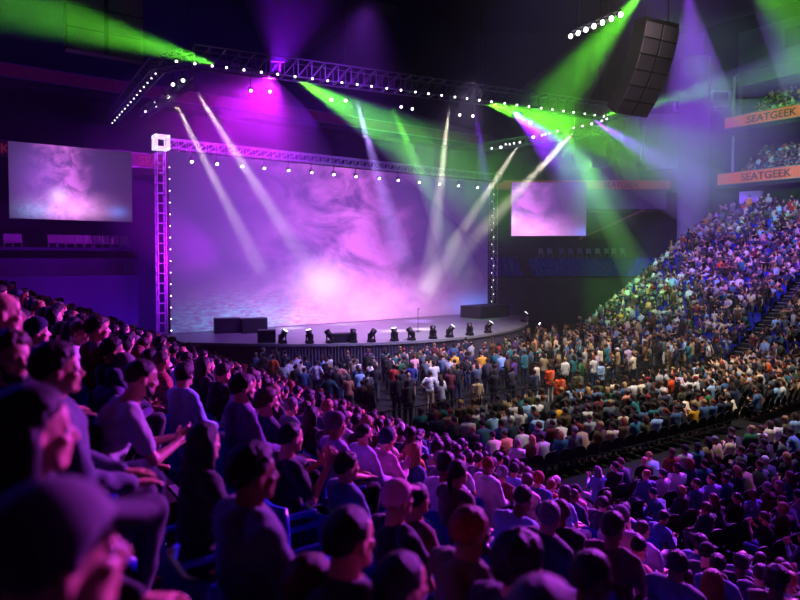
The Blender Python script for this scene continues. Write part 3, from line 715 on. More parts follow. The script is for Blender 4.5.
def crate(name, label, cat, c, dims, rot, group=None, grille=1):
    r = empty(name, c, rot); tag(r, label, cat, group)
    b = MB(); b.box((0, 0, dims[2]/2), dims); cb = obj('cabinet', b, M_BLK, r, bevel=.03)
    b = MB()
    for i in range(grille):
        w = dims[0]/grille; b.box((-dims[0]/2+w*(i+.5), -dims[1]/2-.012, dims[2]/2), (w*.93, .02, dims[2]*.88))
    obj('grille', b, mat('grille_cloth', '#17171d', .8, 0, .3, 90), cb)
    for s in (-1, 1):
        b = MB(); b.box((s*(dims[0]/2+.01), 0, dims[2]*.6), (.02, dims[1]*.4, .09)); obj('handle', b, M_ALUD, r)
q = W(226.5, 333, 39.6); crate('bass_speaker', 'wide black bass speaker in front of the screen corner, nearer the tower', 'speaker', (q.x, q.y, ZS), (1.62, .8, .95), rad(-14), 'bass speakers at the stage corner')
q = W(253.5, 333, 39.6); crate('bass_speaker', 'wide black bass speaker in front of the screen corner, farther from the tower', 'speaker', (q.x, q.y, ZS), (1.62, .8, .95), rad(-14), 'bass speakers at the stage corner')
x, y = edge(264, .8); crate('floor_speaker', 'square black speaker box at the near end of the curved stage edge', 'speaker', (x, y, ZS), (1.0, .7, .7), rad(-25))
x, y = edge(343, .7); crate('stage_monitor', 'low black stage monitor between floor spotlights on the stage edge', 'speaker', (x, y, ZS), (1.45, .6, .52), rad(-20))
q = W(418, 333, 39.5); r = empty('microphone_stand', (26, 32.8, ZS)); tag(r, 'thin upright microphone stand alone on the stage deck', 'microphone stand')
q = W(418, 333, 40); r.location = (q.x, q.y, ZS); 
b = MB(); b.cyl((0, 0, 0), (0, 0, .035), .16, .15, 20); obj('base', b, M_BLK, r, True)
b = MB(); b.tube((0, 0, .03), (0, 0, 1.45), .018, 8); obj('pole', b, M_BLK, r)
b = MB(); b.cap((0, 0, 1.46), .02, (.0, -.1, 1.5), .02); b.ell((0, -.13, 1.51), (.04, .04, .04)); obj('microphone', b, M_BLK, r, True)
b = MB(); prism(b, [(33.2, 36.2), (36.8, 36.6), (36.6, 38.8), (33, 38.4)], ZS, ZS+.95); tag(obj('equipment_riser', b, M_BLK), 'dark equipment riser at the far end of the stage deck', 'platform')
# ------------------------------------------------------------------ line arrays: two columns of boxes, curving like a J
def array(base, wid, hgt, n, curve, rot, label, dep, lean0=0.0):
    """base: top front corner of the hang; each box one part, its grille a sub-part"""
    r = empty('line_array', base, rot); tag(r, label, 'speaker', 'speaker arrays hung from the roof')
    y, z, a = 0.0, 0.0, lean0
    b = MB(); b.box((0, dep/2, .12), (wid*1.02, dep*.9, .16)); obj('flying_frame', b, M_BLK, r)
    for s in (-.35, .35):
        b = MB(); b.tube((wid*s, dep/2, .15), (wid*s, dep/2, 31-base[2]), .02, 6); obj('hanging_cable', b, M_BLK, r)
    gm = mat('array_grille', '#6a5f70', .75, 0, .15, 60)
    for i in range(n):
        c, s = math.cos(a), math.sin(a)
        f = lambda x, yy, zz: (x, y+yy*c+zz*s*1.0, z-zz*c+yy*s)
        o = None
        b = MB(); b.hexa([f(-wid/2, 0, hgt), f(wid/2, 0, hgt), f(wid/2, dep, hgt), f(-wid/2, dep, hgt), f(-wid/2, 0, 0), f(wid/2, 0, 0), f(wid/2, dep, 0), f(-wid/2, dep, 0)])
        o = obj('speaker_box', b, M_BLK, r)
        for k in (-1, 1):
            b = MB(); x0, x1 = (k*wid*.03, k*wid*.49); x0, x1 = min(x0, x1), max(x0, x1); g = .04
            b.hexa([f(x0, -.03, hgt-g), f(x1, -.03, hgt-g), f(x1, .0, hgt-g), f(x0, .0, hgt-g), f(x0, -.03, g), f(x1, -.03, g), f(x1, .0, g), f(x0, .0, g)])
            obj('grille', b, gm, o)
        y += hgt*s; z -= hgt*c; a += curve
q = W(660, 27, 30); array((q.x, q.y, q.z), 2.25, .74, 6, .10, rad(-35.1+27), 'tall curved black speaker array hanging before the pale column', .75, .2)
q = W(110, -50, 33.5); array((q.x, q.y, q.z), 3.8, 1.16, 5, .0, 0, 'large grey-fronted speaker array hanging high above the near stand', .7, 0)
# ------------------------------------------------------------------ crowd barriers between standing and seated floor
def barrier(i, x):
    r = empty('crowd_barrier', (x, 17.9, 0)); tag(r, 'black steel barrier behind the standing crowd, %s from the near stand' % ordw(i+1), 'barrier', 'crowd barriers across the floor')
    w = 2.3; b = MB()
    for z in (.14, 1.1): b.tube((0, 0, z), (w, 0, z), .024, 8)
    for xx in (0, w): b.tube((xx, 0, .0), (xx, 0, 1.1), .024, 8)
    obj('frame', b, M_BLK, r)
    b = MB()
    for k in range(1, 18): b.tube((w*k/18, 0, .14), (w*k/18, 0, 1.1), .01, 5)
    obj('infill', b, M_BLK, r)
    for xx in (.3, w-.3):
        b = MB(); b.box((xx, 0, .02), (.06, .7, .03)); obj('foot', b, M_BLK, r)
for i in range(10): barrier(i, 11.6+2.42*i)
# pale chairs on the empty terraces
M_TCH = mat('chair_grey', '#7d7a86', .6)
def tchair(p, rot, label, grp):
    r = empty('terrace_chair', p, rot); tag(r, label, 'chair', grp)
    b = MB(); b.box((0, 0, .5), (.5, .46, .06)); obj('seat', b, M_TCH, r, bevel=.02)
    b = MB(); b.hexa([(-.25, -.22, .52), (.25, -.22, .52), (.25, -.18, .52), (-.25, -.18, .52), (-.25, -.32, 1.05), (.25, -.32, 1.05), (.25, -.28, 1.05), (-.25, -.28, 1.05)]); obj('backrest', b, M_TCH, r)
    for sx in (-1, 1):
        for sy in (-1, 1):
            b = MB(); b.tube((sx*.22, sy*.2, .5), (sx*.25, sy*.23, 0), .02, 6); obj('leg', b, M_TCH, r)
i = 0
for px in (541, 550, 562, 571, 580, 589, 598, 607, 614, 623):
    i += 1; tchair(CA((px-400)/FPX*66.2, 66.2, 6.6), rad(145), 'pale chair on the empty corner terrace, %s from the stage side' % ordw(i), 'pale chairs on the corner terrace')
i = 0
for px in (9, 18, 53, 62, 71, 80, 89, 98, 107, 116, 125):
    i += 1; u = (px-400)/FPX; X = 45.6*(ST+u*CT)/(CT-u*ST); tchair((X, 45.6, 7.0), rad(180), 'dim chair on the end terrace below the hanging screen, %s from the near stand' % ordw(i), 'dim chairs on the end terrace')
# ================================================================== SEATS AND CROWD
def arena_seat_parts():
    bk = MB(); N = 10
    V = []
    for i in range(N+1):
        t = i/N; z = .36+.54*t; y = -.235-.06*t-.03*math.sin(t*3.1); w = .235-.05*max(0, t-.75)*4*max(0, t-.75)*4
        for x, yy in ((-w, .05), (-w*.5, 0), (w*.5, 0), (w, .05), (w, .02), (w*.5, -.035), (-w*.5, -.035), (-w, .02)): V.append((x, y+yy, z))
    F = [(i*8+j, i*8+(j+1) % 8, (i+1)*8+(j+1) % 8, (i+1)*8+j) for i in range(N) for j in range(8)]+[tuple(range(8))[::-1], tuple(N*8+j for j in range(8))]
    bk.add(V, F)
    pn = MB(); V = []
    for i in range(9):
        t = i/8; y = -.2+.46*t; z = .365-.02*math.sin(t*2.6)+.012*t-(.05*(t-.85)/.15 if t > .85 else 0)
        for x, dz in ((-.225, .02), (0, 0), (.225, .02), (.225, -.035), (0, -.055), (-.225, -.035)): V.append((x, y, z+dz))
    pn.add(V, [(i*6+j, i*6+(j+1) % 6, (i+1)*6+(j+1) % 6, (i+1)*6+j) for i in range(8) for j in range(6)]+[tuple(range(6))[::-1], tuple(48+j for j in range(6))])
    ar = MB(); ar.cap((0, -.22, .64), .022, (0, .16, .635), .024, 8, 2, .8); ar.hexa([(-.014, -.26, .0), (.014, -.26, .0), (.014, -.2, .0), (-.014, -.2, .0), (-.014, -.26, .62), (.014, -.26, .62), (.014, -.2, .62), (-.014, -.2, .62)])
    ar.hexa([(-.014, -.24, .3), (.014, -.24, .3), (.014, .1, .37), (-.014, .1, .37), (-.014, -.24, .36), (.014, -.24, .36), (.014, .12, .41), (-.014, .12, .41)])
    return bk.mesh('seat_back', True), pn.mesh('seat_pan', True), ar.mesh('seat_arm', False)
SB, SP, SA = arena_seat_parts()
def chair_parts():
    bk = MB(); V = []; N = 12
    for i in range(N+1):
        a = math.pi*i/N; x = -.225*math.cos(a); zz = .62+.27*math.sin(a)**.6
        for y0 in (0, -.035): V += [(x, -.25+y0-.1*(zz-.6), zz), (x, -.23+y0, .5)]
    F = []
    for i in range(N):
        o = i*4; F += [(o, o+1, o+5, o+4), (o+2, o+6, o+7, o+3), (o, o+4, o+6, o+2), (o+1, o+3, o+7, o+5)]
    F += [(0, 2, 3, 1), (N*4, N*4+1, N*4+3, N*4+2)]
    bk.add(V, F)
    st_ = MB(); st_.box((0, .0, .45), (.45, .44, .045))
    lg = MB(); lg.tube((0, 0, 0), (0, 0, .44), .013, 6)
    return bk.mesh('chair_back'), st_.mesh('chair_seat'), lg.mesh('chair_leg')
CB, CS, CL = chair_parts()
M_CHAIR = mat('chair_black', '#101014', .5, 0, .2, 20)
def arena_seat(loc, rot, label, grp):
    r = empty('arena_seat', loc, rot); tag(r, label, 'seat', grp)
    child('backrest', SB, M_BLUE, r); child('seat_pan', SP, M_BLUE, r)
    for s in (-1, 1): child('armrest', SA, M_BLUE, r, Matrix.Translation((s*.25, 0, 0)))
def floor_chair(loc, rot, label, grp):
    r = empty('floor_chair', loc, rot); tag(r, label, 'chair', grp)
    child('backrest', CB, M_CHAIR, r); child('seat', CS, M_CHAIR, r)
    for sx in (-1, 1):
        for sy in (-1, 1): child('leg', CL, M_CHAIR, r, Matrix.Translation((sx*.2, sy*.19, 0)))
def np_mesh(me):
    me.calc_loop_triangles(); n = len(me.vertices); v = np.empty(n*3, np.float32); me.vertices.foreach_get('co', v)
    t = np.empty(len(me.loop_triangles)*3, np.int32); me.loop_triangles.foreach_get('vertices', t)
    return v.reshape(-1, 3), t.reshape(-1, 3)
class Bulk:
    def __init__(s): s.v = []; s.t = []; s.c = []; s.n = 0
    def add(s, v, t, col): s.v.append(v.astype(np.float32)); s.t.append(t+s.n); s.c.append(np.tile(np.array(tuple(col)+(1,), np.float32), (len(v), 1))); s.n += len(v)
    def build(s, name, m, smooth=True):
        v = np.concatenate(s.v); t = np.concatenate(s.t).astype(np.int32); c = np.concatenate(s.c)
        me = bpy.data.meshes.new(name); me.vertices.add(len(v)); me.vertices.foreach_set('co', v.ravel())
        me.loops.add(len(t)*3); me.loops.foreach_set('vertex_index', t.ravel()); me.polygons.add(len(t))
        me.polygons.foreach_set('loop_start', np.arange(0, len(t)*3, 3, dtype=np.int32)); me.polygons.foreach_set('loop_total', np.full(len(t), 3, np.int32))
        me.update(calc_edges=True); me.polygons.foreach_set('use_smooth', np.full(len(t), smooth))
        a = me.color_attributes.new('tint', 'FLOAT_COLOR', 'POINT'); a.data.foreach_set('color', c.ravel())
        me.materials.append(m); o = bpy.data.objects.new(name, me); COL.objects.link(o); return o
m_ = bpy.data.materials.new('crowd_cloth'); m_.use_nodes = True; nt = m_.node_tree
a_ = nt.nodes.new('ShaderNodeAttribute'); a_.attribute_name = 'tint'; nt.links.new(a_.outputs['Color'], nt.nodes['Principled BSDF'].inputs['Base Color']); nt.nodes['Principled BSDF'].inputs['Roughness'].default_value = .85
M_CROWD = m_
hexes = {n: lin(c) for n, c in SHIRT_HEX.items()}; hexes.update({'blue plaid': lin('#223080'), 'red plaid': lin('#85272c'), 'teal plaid': lin('#2f6070')})
SKL = {n: lin(c) for n, c in dict(fair='#d9a98c', tan='#b98463', brown='#7d5139', dark='#4a2f23', rosy='#d49a82').items()}
HCL = {n: lin(c) for n, c in {'black': '#120e0e', 'dark brown': '#2b1a12', 'brown': '#4c3020', 'blond': '#a5814e', 'grey': '#77726d', 'red': '#7a3317'}.items()}
PCL = {n: lin(c) for n, c in {'dark blue': '#1c2540', 'black': '#131318', 'tan': '#a88d68', 'grey': '#4b4b52', 'white': '#cfccc6', 'blue': '#35507c'}.items()}
CCL = {n: lin(c) for n, c in dict(black='#15151a', grey='#6d6a70', red='#8c2028', navy='#1c2548', pink='#d996ad', white='#d8d4d2').items()}
def wpick(d):
    t = sum(d.values()); x = R.random()*t
    for k, v in d.items():
        x -= v
        if x <= 0: return k
    return k
SW_ = {'white': 9, 'pale grey': 8, 'charcoal': 14, 'black': 17, 'navy': 11, 'sky blue': 5, 'denim blue': 7, 'teal': 5, 'olive': 5, 'khaki': 3, 'mustard': .9, 'orange': .8, 'red': 1.2, 'maroon': 4, 'salmon': 2.5, 'lilac': 1.5, 'purple': 2, 'forest green': 2, 'brown': 6, 'slate': 8, 'cream': 3, 'pink': 1.2, 'blue plaid': 1, 'red plaid': 1, 'teal plaid': 1}
HW_ = {'short hair': 40, 'cropped hair': 14, 'curly hair': 7, 'long hair': 17, 'hair in a bun': 4, 'a ponytail': 5, 'a cap': 7, 'a beanie': 3, 'a bald head': 3}
FEM = {'long hair', 'hair in a bun', 'a ponytail'}
SITM = {'sit_lap': 4, 'sit_lap_turn': 5, 'sit_lean': 3, 'sit_clap': 1.5, 'sit_cross': 2, 'sit_chin': 1}; SITF = {'sit_lap_f': 5, 'sit_clap_f': 2, 'sit_lean_f': 3}
STM = {'stand_side': 6, 'stand_hips': 1.2, 'stand_front': 5, 'stand_phone': 1}; STF = {'stand_f': 5, 'stand_front': 1}
ACT = {'sit_lap': 'hands on lap', 'sit_lap_turn': 'head turned', 'sit_lean': 'elbows on knees', 'sit_clap': 'hands raised', 'sit_cross': 'arms folded', 'sit_chin': 'chin on hand', 'sit_lap_f': 'hands on lap', 'sit_clap_f': 'hands raised', 'sit_lean_f': 'leaning forward',
       'stand_side': 'arms at sides', 'stand_hips': 'hands on hips', 'stand_front': 'hands in front', 'stand_phone': 'one hand raised', 'stand_f': 'hands in front'}
ZONE = {'near': 'in near stand', 'seat': 'on floor chair', 'stand': 'in standing crowd'}
GRP = {'near': 'spectators in the sloping near stand', 'seat': 'spectators on the floor chairs', 'stand': 'standing crowd before the stage'}
def roll(sp):
    h = sp.get('hair') or wpick(HW_); sp['hair'] = h; fem = h in FEM
    sp.setdefault('pose', wpick(({True: SITF if fem else SITM, False: STF if fem else STM})[sp['sit']]))
    sp.setdefault('shirt', wpick(SW_)); sp.setdefault('kind', R.choice(['tee', 'jacket', 'jacket']) if not sp['shirt'].endswith('plaid') else 'jacket')
    sp.setdefault('pants', wpick({'dark blue': 5, 'black': 6, 'tan': 2, 'grey': 3, 'white': 1, 'blue': 3}))
    sp.setdefault('skin', wpick(dict(fair=4, tan=3, rosy=2, brown=2, dark=1)))
    sp.setdefault('hairc', wpick(dict(black=3, grey=3, red=1, navy=2, white=1)) if h in ('a cap', 'a beanie') else wpick({'black': 6, 'dark brown': 6, 'brown': 4, 'blond': 2, 'grey': 1, 'red': .6}))
    sp.setdefault('s', R.uniform(.95, 1.05))
    if not fem and h != 'a beanie' and R.random() < .22: sp.setdefault('beard', wpick({'black': 3, 'dark brown': 4, 'brown': 2, 'grey': 1}))
    return sp
def describe(sp):
    h = sp['hair']
    hd = ('bald head' if h == 'a bald head' else '%s %s' % (sp['hairc'], h[2:]) if h in ('a cap', 'a beanie', 'a ponytail') else 'long %s hair' % sp['hairc'] if h == 'long hair' else '%s %s' % (sp['hairc'], 'hair bun') if 'bun' in h else '%s %s hair' % (h.split()[0], sp['hairc']))
    if sp.get('beard'): hd += ', beard'
    return 'person in %s %s, %s, %s, %s' % (sp['shirt'], 'tee' if sp['kind'] == 'tee' else 'shirt' if sp['shirt'].endswith('plaid') else 'jacket', hd, ACT[sp['pose']], ZONE[sp['zone']])
PEOPLE = []; BACK = []
# ---- heroes near the camera: head centre in the photo, depth, look
HEROES = [
 (52, 566, 1.0, dict(hair='a cap', hairc='grey', shirt='charcoal', kind='jacket', skin='rosy', pose='sit_lap', turn=8), 'blurred person in grey cap and charcoal jacket, lowest and closest of the crowd'),
 (30, 436, 1.65, dict(hair='long hair', hairc='black', shirt='black', kind='jacket', skin='rosy', pose='sit_lap_f', turn=-10), 'long black haired person in black, just behind the grey cap'),
 (56, 372, 2.7, dict(hair='short hair', hairc='dark brown', shirt='slate', kind='jacket', skin='tan', pose='sit_lap'), 'person with short brown hair and slate jacket above the black haired woman'),
 (9, 360, 2.9, dict(hair='short hair', hairc='brown', shirt='navy', kind='jacket', skin='fair', pose='sit_lap', turn=-62), 'person in navy jacket half facing us at the edge of the near stand'),
 (1, 315, 3.4, dict(hair='a bald head', hairc='brown', shirt='black', kind='jacket', skin='rosy', pose='sit_lap', turn=5), 'bald person in profile at the top edge of the near stand'),
 (36, 333, 5.4, dict(hair='a beanie', hairc='navy', shirt='navy', kind='jacket', skin='fair', pose='sit_lap'), 'person in navy beanie and jacket high in the near stand'),
 (80, 334, 6.7, dict(hair='short hair', hairc='brown', shirt='white', kind='tee', skin='fair', pose='sit_lap', turn=-40), 'person in white tee half turned to us high in the near stand'),
 (97, 330, 5.9, dict(hair='short hair', hairc='dark brown', shirt='maroon', kind='jacket', skin='rosy', pose='sit_lap'), 'person in maroon jacket with swept brown hair in clear profile'),
 (112, 352, 5.7, dict(hair='short hair', hairc='black', shirt='navy', kind='jacket', skin='tan', pose='sit_lap'), 'black haired person in navy jacket below the maroon jacket'),
 (122, 369, 5.7, dict(hair='a beanie', hairc='grey', shirt='purple', kind='jacket', skin='tan', pose='sit_lean'), 'person in grey beanie bowed forward beside the aisle steps'),
 (140, 380, 3.9, dict(hair='cropped hair', hairc='dark brown', shirt='pale grey', kind='tee', skin='rosy', pose='sit_lean', beard='dark brown', s=1.02), 'person in pale grey tee leaning on knees beside the aisle'),
 (203, 446, 3.5, dict(hair='long hair', hairc='black', shirt='black', kind='tee', skin='fair', pose='sit_lap_f', turn=8), 'smiling person with long black hair and black tee below the aisle seat'),
 (252, 478, 2.45, dict(hair='short hair', hairc='black', shirt='slate', kind='jacket', skin='brown', pose='sit_lap', turn=4), 'dark haired person in slate jacket, tall silhouette in the near stand'),
 (349, 545, 2.15, dict(hair='cropped hair', hairc='black', shirt='charcoal', kind='jacket', skin='rosy', pose='sit_lap', turn=15), 'person in charcoal jacket with cropped black hair in near profile'),
 (310, 594, 2.2, dict(hair='cropped hair', hairc='brown', shirt='purple', kind='jacket', skin='tan', pose='sit_lap'), 'cropped brown head rising at the frame bottom beside the blue seat arm'),
 (402, 594, 1.95, dict(hair='cropped hair', hairc='black', shirt='black', kind='jacket', skin='rosy', pose='sit_lap', turn=10), 'dark cropped head at the frame bottom next to the charcoal jacket'),
 (472, 536, 2.8, dict(hair='cropped hair', hairc='red', shirt='olive', kind='jacket', skin='brown', pose='sit_lap', beard='black'), 'person with cropped reddish hair in olive jacket'),
 (522, 572, 2.4, dict(hair='curly hair', hairc='black', shirt='black', kind='jacket', skin='tan', pose='sit_lap'), 'curly black haired person in black jacket at the frame bottom'),
 (596, 582, 2.7, dict(hair='cropped hair', hairc='black', shirt='navy', kind='jacket', skin='dark', pose='sit_lap', turn=-10), 'dark cropped head in navy jacket below the purple lit shirts'),
 (398, 503, 3.8, dict(hair='a cap', hairc='pink', shirt='black', kind='tee', skin='tan', pose='sit_lap'), 'person in pale pink cap and black tee'),
 (347, 470, 4.8, dict(hair='short hair', hairc='black', shirt='denim blue', kind='jacket', skin='tan', pose='sit_lap'), 'person in denim blue jacket in front of the lilac vest'),
 (336, 427, 6.2, dict(hair='a beanie', hairc='grey', shirt='lilac', kind='tee', skin='tan', pose='sit_lap'), 'person in lilac vest top and grey beanie sitting tall'),
 (364, 436, 6.8, dict(hair='cropped hair', hairc='black', shirt='lilac', kind='jacket', skin='rosy', pose='sit_lap'), 'person in lilac jacket with cropped hair beside the grey beanie'),
 (387, 442, 7.2, dict(hair='a beanie', hairc='navy', shirt='pink', kind='jacket', skin='rosy', pose='sit_clap'), 'person in navy beanie and pink jacket with hands raised'),
 (242, 390, 5.2, dict(hair='short hair', hairc='dark brown', shirt='purple', kind='jacket', skin='rosy', pose='sit_lap', beard='dark brown'), 'bearded person in purple jacket sitting upright mid stand'),
 (267, 404, 5.6, dict(hair='short hair', hairc='brown', shirt='navy', kind='jacket', skin='rosy', pose='sit_lap'), 'person in navy jacket next to the bearded purple jacket'),
 (290, 440, 4.6, dict(hair='cropped hair', hairc='black', shirt='black', kind='tee', skin='rosy', pose='sit_clap'), 'person in black tee with raised hands mid stand'),
 (418, 503, 4.4, dict(hair='hair in a bun', hairc='black', shirt='maroon', kind='tee', skin='tan', pose='sit_lap_f'), 'person with black hair bun and maroon tee'),
 (447, 468, 6.2, dict(hair='short hair', hairc='black', shirt='white', kind='tee', skin='brown', pose='sit_lap', turn=20, beard='black'), 'bearded person in white tee turned to the side'),
 (415, 455, 7.4, dict(hair='long hair', hairc='blond', shirt='denim blue', kind='jacket', skin='fair', pose='sit_lap_f'), 'person with long blond hair in denim blue jacket'),
 (546, 518, 6.5, dict(hair='a cap', hairc='navy', shirt='pink', kind='tee', skin='rosy', pose='sit_chin'), 'person in navy cap and bright pink tee'),
 (642, 552, 6.6, dict(hair='hair in a bun', hairc='black', shirt='salmon', kind='tee', skin='rosy', pose='sit_lean_f'), 'person with black hair bun and salmon tee bent forward'),
 (646, 534, 7.6, dict(hair='cropped hair', hairc='dark brown', shirt='lilac', kind='tee', skin='tan', pose='sit_lap'), 'person in lilac tee with cropped brown hair behind the salmon tee'),
 (690, 586, 5.6, dict(hair='cropped hair', hairc='black', shirt='navy', kind='jacket', skin='dark', pose='sit_lap'), 'dark cropped head in navy jacket near the frame corner'),
 (718, 590, 5.2, dict(hair='long hair', hairc='red', shirt='maroon', kind='jacket', skin='fair', pose='sit_lap_f'), 'long red haired person in maroon jacket near the frame corner'),
]
taken = []
for px, py, zc, d, lab in HEROES:
    p = W(px, py, zc); k = (p.x-.15)/.85
    sp = dict(sit=True, zone='near', label=lab, group=GRP['near']); sp.update(d); turn = sp.pop('turn', 0); roll(sp)
    s = sp['s']; hz = VAR[sp['pose']]['hz']; s *= 1.0
    hm = VAR[sp['pose']]['HM'].translation; rot = rad(-90-(-turn))
    off = Matrix.Rotation(rot, 3, 'Z') @ Vector((hm.x, hm.y, 0))*s
    sp.update(loc=(p.x-off.x, p.y-off.y, p.z-hz*s), rot=rot, s=s, zc=zc, k=round(k), hero=True)
    taken.append((p.x-off.x, p.y-off.y)); PEOPLE.append(sp)
SEATS = []
def add(sp, p, size=1.0):
    hd = proj((p[0], p[1], p[2]+(1.3 if sp['sit'] else 1.68)))
    if hd[2] < .8 or not (-30 < hd[0] < 830) or hd[1] > 625 or hd[1] < -10: return None
    sp.update(loc=tuple(p), zc=hd[2]*size, px=hd[0]); PEOPLE.append(sp); return sp
for k in range(-7, 13):
    y = -3.0
    while y < 27.0:
        y += .56+R.uniform(-.02, .02)
        if AISLE[0]-.25 < y < AISLE[1]+.25: continue
        x = XK(k); hp = proj((x, y, HZ(k)))
        if hp[2] < .6: continue
        near = [1 for t in taken if (t[0]-x)**2+(t[1]-y)**2 < (.50 if hp[2] > 3.5 else .62)**2]
        if not [1 for t in taken if (t[0]-x)**2+(t[1]-y)**2 < .53**2]: SEATS.append((k, x, y, TZ(k), hp))
        if near: continue
        if hp[2] < 4.4 and -30 < hp[0] < 800 and hp[1] < 600: continue      # the closest rows are the placed spectators
        if R.random() > .95: continue
        add(roll(dict(sit=True, zone='near', rot=rad(-90+R.gauss(6, 9)))), (x+R.uniform(-.03, .03), y, TZ(k)+.0))
for sp in PEOPLE:
    if sp.get('hero'): SEATS.append((max(-7, min(12, sp['k'])), sp['loc'][0], sp['loc'][1], sp['loc'][2], (400, 400, sp['zc'])))
# ---- floor: seated blocks and the standing crowd
CHAIRS = []
face = lambda x, y, f: -math.atan2(24-x, 33-y)*f
SPEC_SEAT = {(557, 412): 'mustard', (478, 452): 'mustard', (614, 462): 'mustard', (523, 462): 'teal plaid', (711, 524): 'orange', (728, 550): 'blue plaid', (786, 556): 'red plaid', (750, 437): 'forest green', (764, 424): 'mustard', (605, 453): 'forest green'}
yrow = 2.6
while yrow < 17.2:
    if not 9.6 < yrow < 11.1:
        x = 12.0+R.uniform(0, .2)
        while x < 36.2:
            x += .56
            if 24.4 < x < 25.3: continue
            yy = yrow+.004*(x-24)**2
            hd = proj((x, yy, 1.25))
            if not (-30 < hd[0] < 830 and hd[1] < 640): continue
            CHAIRS.append((x, yy, face(x, yy, .7), hd))
            if R.random() > .93: continue
            sp = roll(dict(sit=True, zone='seat', rot=face(x, yy, .7)+R.gauss(0, .12)))
            for (qx, qy), c in SPEC_SEAT.items():
                if abs(hd[0]-qx) < 5 and abs(hd[1]+6-qy) < 7: sp['shirt'] = c; sp['kind'] = 'jacket'
            add(sp, (x, yy, 0), 1.1)
    yrow += .92
STAND = []
SPEC = [(430, 412, 'stand_hips', 'white', 'tee', 'tan', 'short hair', 'person in white tee and tan trousers with hands on hips amid the standing crowd'),
 (551, 406, 'stand_front', 'orange', 'jacket', 'white', 'short hair', 'person in orange jacket and white trousers, farther of the orange pair'),
 (561, 417, 'stand_side', 'orange', 'jacket', 'white', 'curly hair', 'curly haired person in orange jacket and white trousers, closer of the orange pair'),
 (602, 399, 'stand_side', 'sky blue', 'jacket', 'black', 'short hair', 'person in sky blue shirt and black trousers amid the standing crowd'),
 (478, 421, 'stand_side', 'khaki', 'jacket', 'grey', 'short hair', 'person in khaki coat standing against the barrier'),
 (535, 411, 'stand_side', 'navy', 'jacket', 'white', 'short hair', 'person in navy coat standing beside the orange pair'),
 (579, 413, 'stand_side', 'olive', 'jacket', 'tan', 'short hair', 'person in olive coat standing beside the orange pair'),
 (408, 428, 'stand_side', 'charcoal', 'jacket', 'black', 'short hair', 'person in long charcoal coat at the near end of the barrier'),
 (397, 421, 'stand_side', 'black', 'jacket', 'black', 'short hair', 'person in black coat at the near end of the barrier'),
 (525, 386, 'stand_side', 'teal', 'jacket', 'dark blue', 'short hair', 'person in teal coat in the middle of the standing crowd'),
 (316, 398, 'stand_hips', 'white', 'tee', 'dark blue', 'short hair', 'person in white tee standing close to the curved skirt'),
 (273, 392, 'stand_hips', 'orange', 'tee', 'white', 'short hair', 'person in orange tee standing at the near corner of the stage')]
for px, py, pose, sh, kd, pt, hr, lab in SPEC:
    p = W(px, py, HC*FPX/(py-HY)); STAND.append((p.x, p.y))
    PEOPLE.append(roll(dict(sit=False, zone='stand', pose=pose, shirt=sh, kind=kd, pants=pt, hair=hr, hairc='black' if 'curly' in hr else 'dark brown', rot=face(p.x, p.y, .9), loc=(p.x, p.y, 0), zc=12, px=px, label=lab, group=GRP['stand'])))
tries = 0
while tries < 12000 and len(STAND) < 240:
    tries += 1; x = R.uniform(11.9, 36.6); y = R.uniform(18.7, 31.5)
    if tries < 1300: x = R.uniform(11.8, 20); y = R.uniform(22.5, 30)
    fr = math.hypot(x-cx, y-cy)
    if (y > cy-Rr+6 and 9.5 < x < 38.2 and y > 32) or (fr < Rr+.7 and y > 26) or (y > 27.5 and 13.5 < x < 31): continue
    if x < 12.8 and y > 31: continue
    if any((a-x)**2+(b_-y)**2 < .72**2 for a, b_ in STAND): continue
    if y < 20.3 and 13 < x < 24 and R.random() < .7: continue
    hp = proj((x, y, 1.6))
    if any(abs(hp[0]-q[0]) < 9 and -1 < HC*FPX/(q[1]-HY)-hp[2] < 7 for q in SPEC): continue
    STAND.append((x, y)); add(roll(dict(sit=False, zone='stand', rot=face(x, y, .85)+R.gauss(0, .25))), (x, y, 0), .8 if y < 21.5 else 1.05)
# ---- far side stand and upper decks
for k in range(0, 25):
    y = 9.0
    while y < 29.7:
        y += .54
        if RA[0]-.2 < y < RA[1]+.2: continue
        BACK.append((RX(k), y, RZ(k)))
        if R.random() > .9: continue
        up = R.random() < .16
        add(roll(dict(sit=not up, zone='far', rot=rad(90)+R.gauss(-.25, .3), s=R.uniform(.98, 1.1))), (RX(k)-(.25 if up else 0), y, RZ(k)))
for x0, z0 in ((56.2, 13.3), (57.3, 18.5)):
    for k in range(6):
        y = 9.0
        while y < 28.0:
            y += .56
            if R.random() > .92: continue
            add(roll(dict(sit=True, zone='far', rot=rad(90)+R.gauss(-.2, .3))), (x0+1.0+.85*k, y, z0+.1+.5*k))
y = 10
while y < 29:
    y += .8+R.random()*.6
    add(roll(dict(sit=False, zone='far', rot=rad(90)+R.gauss(0, .4))), (57.9, y, 10.2))
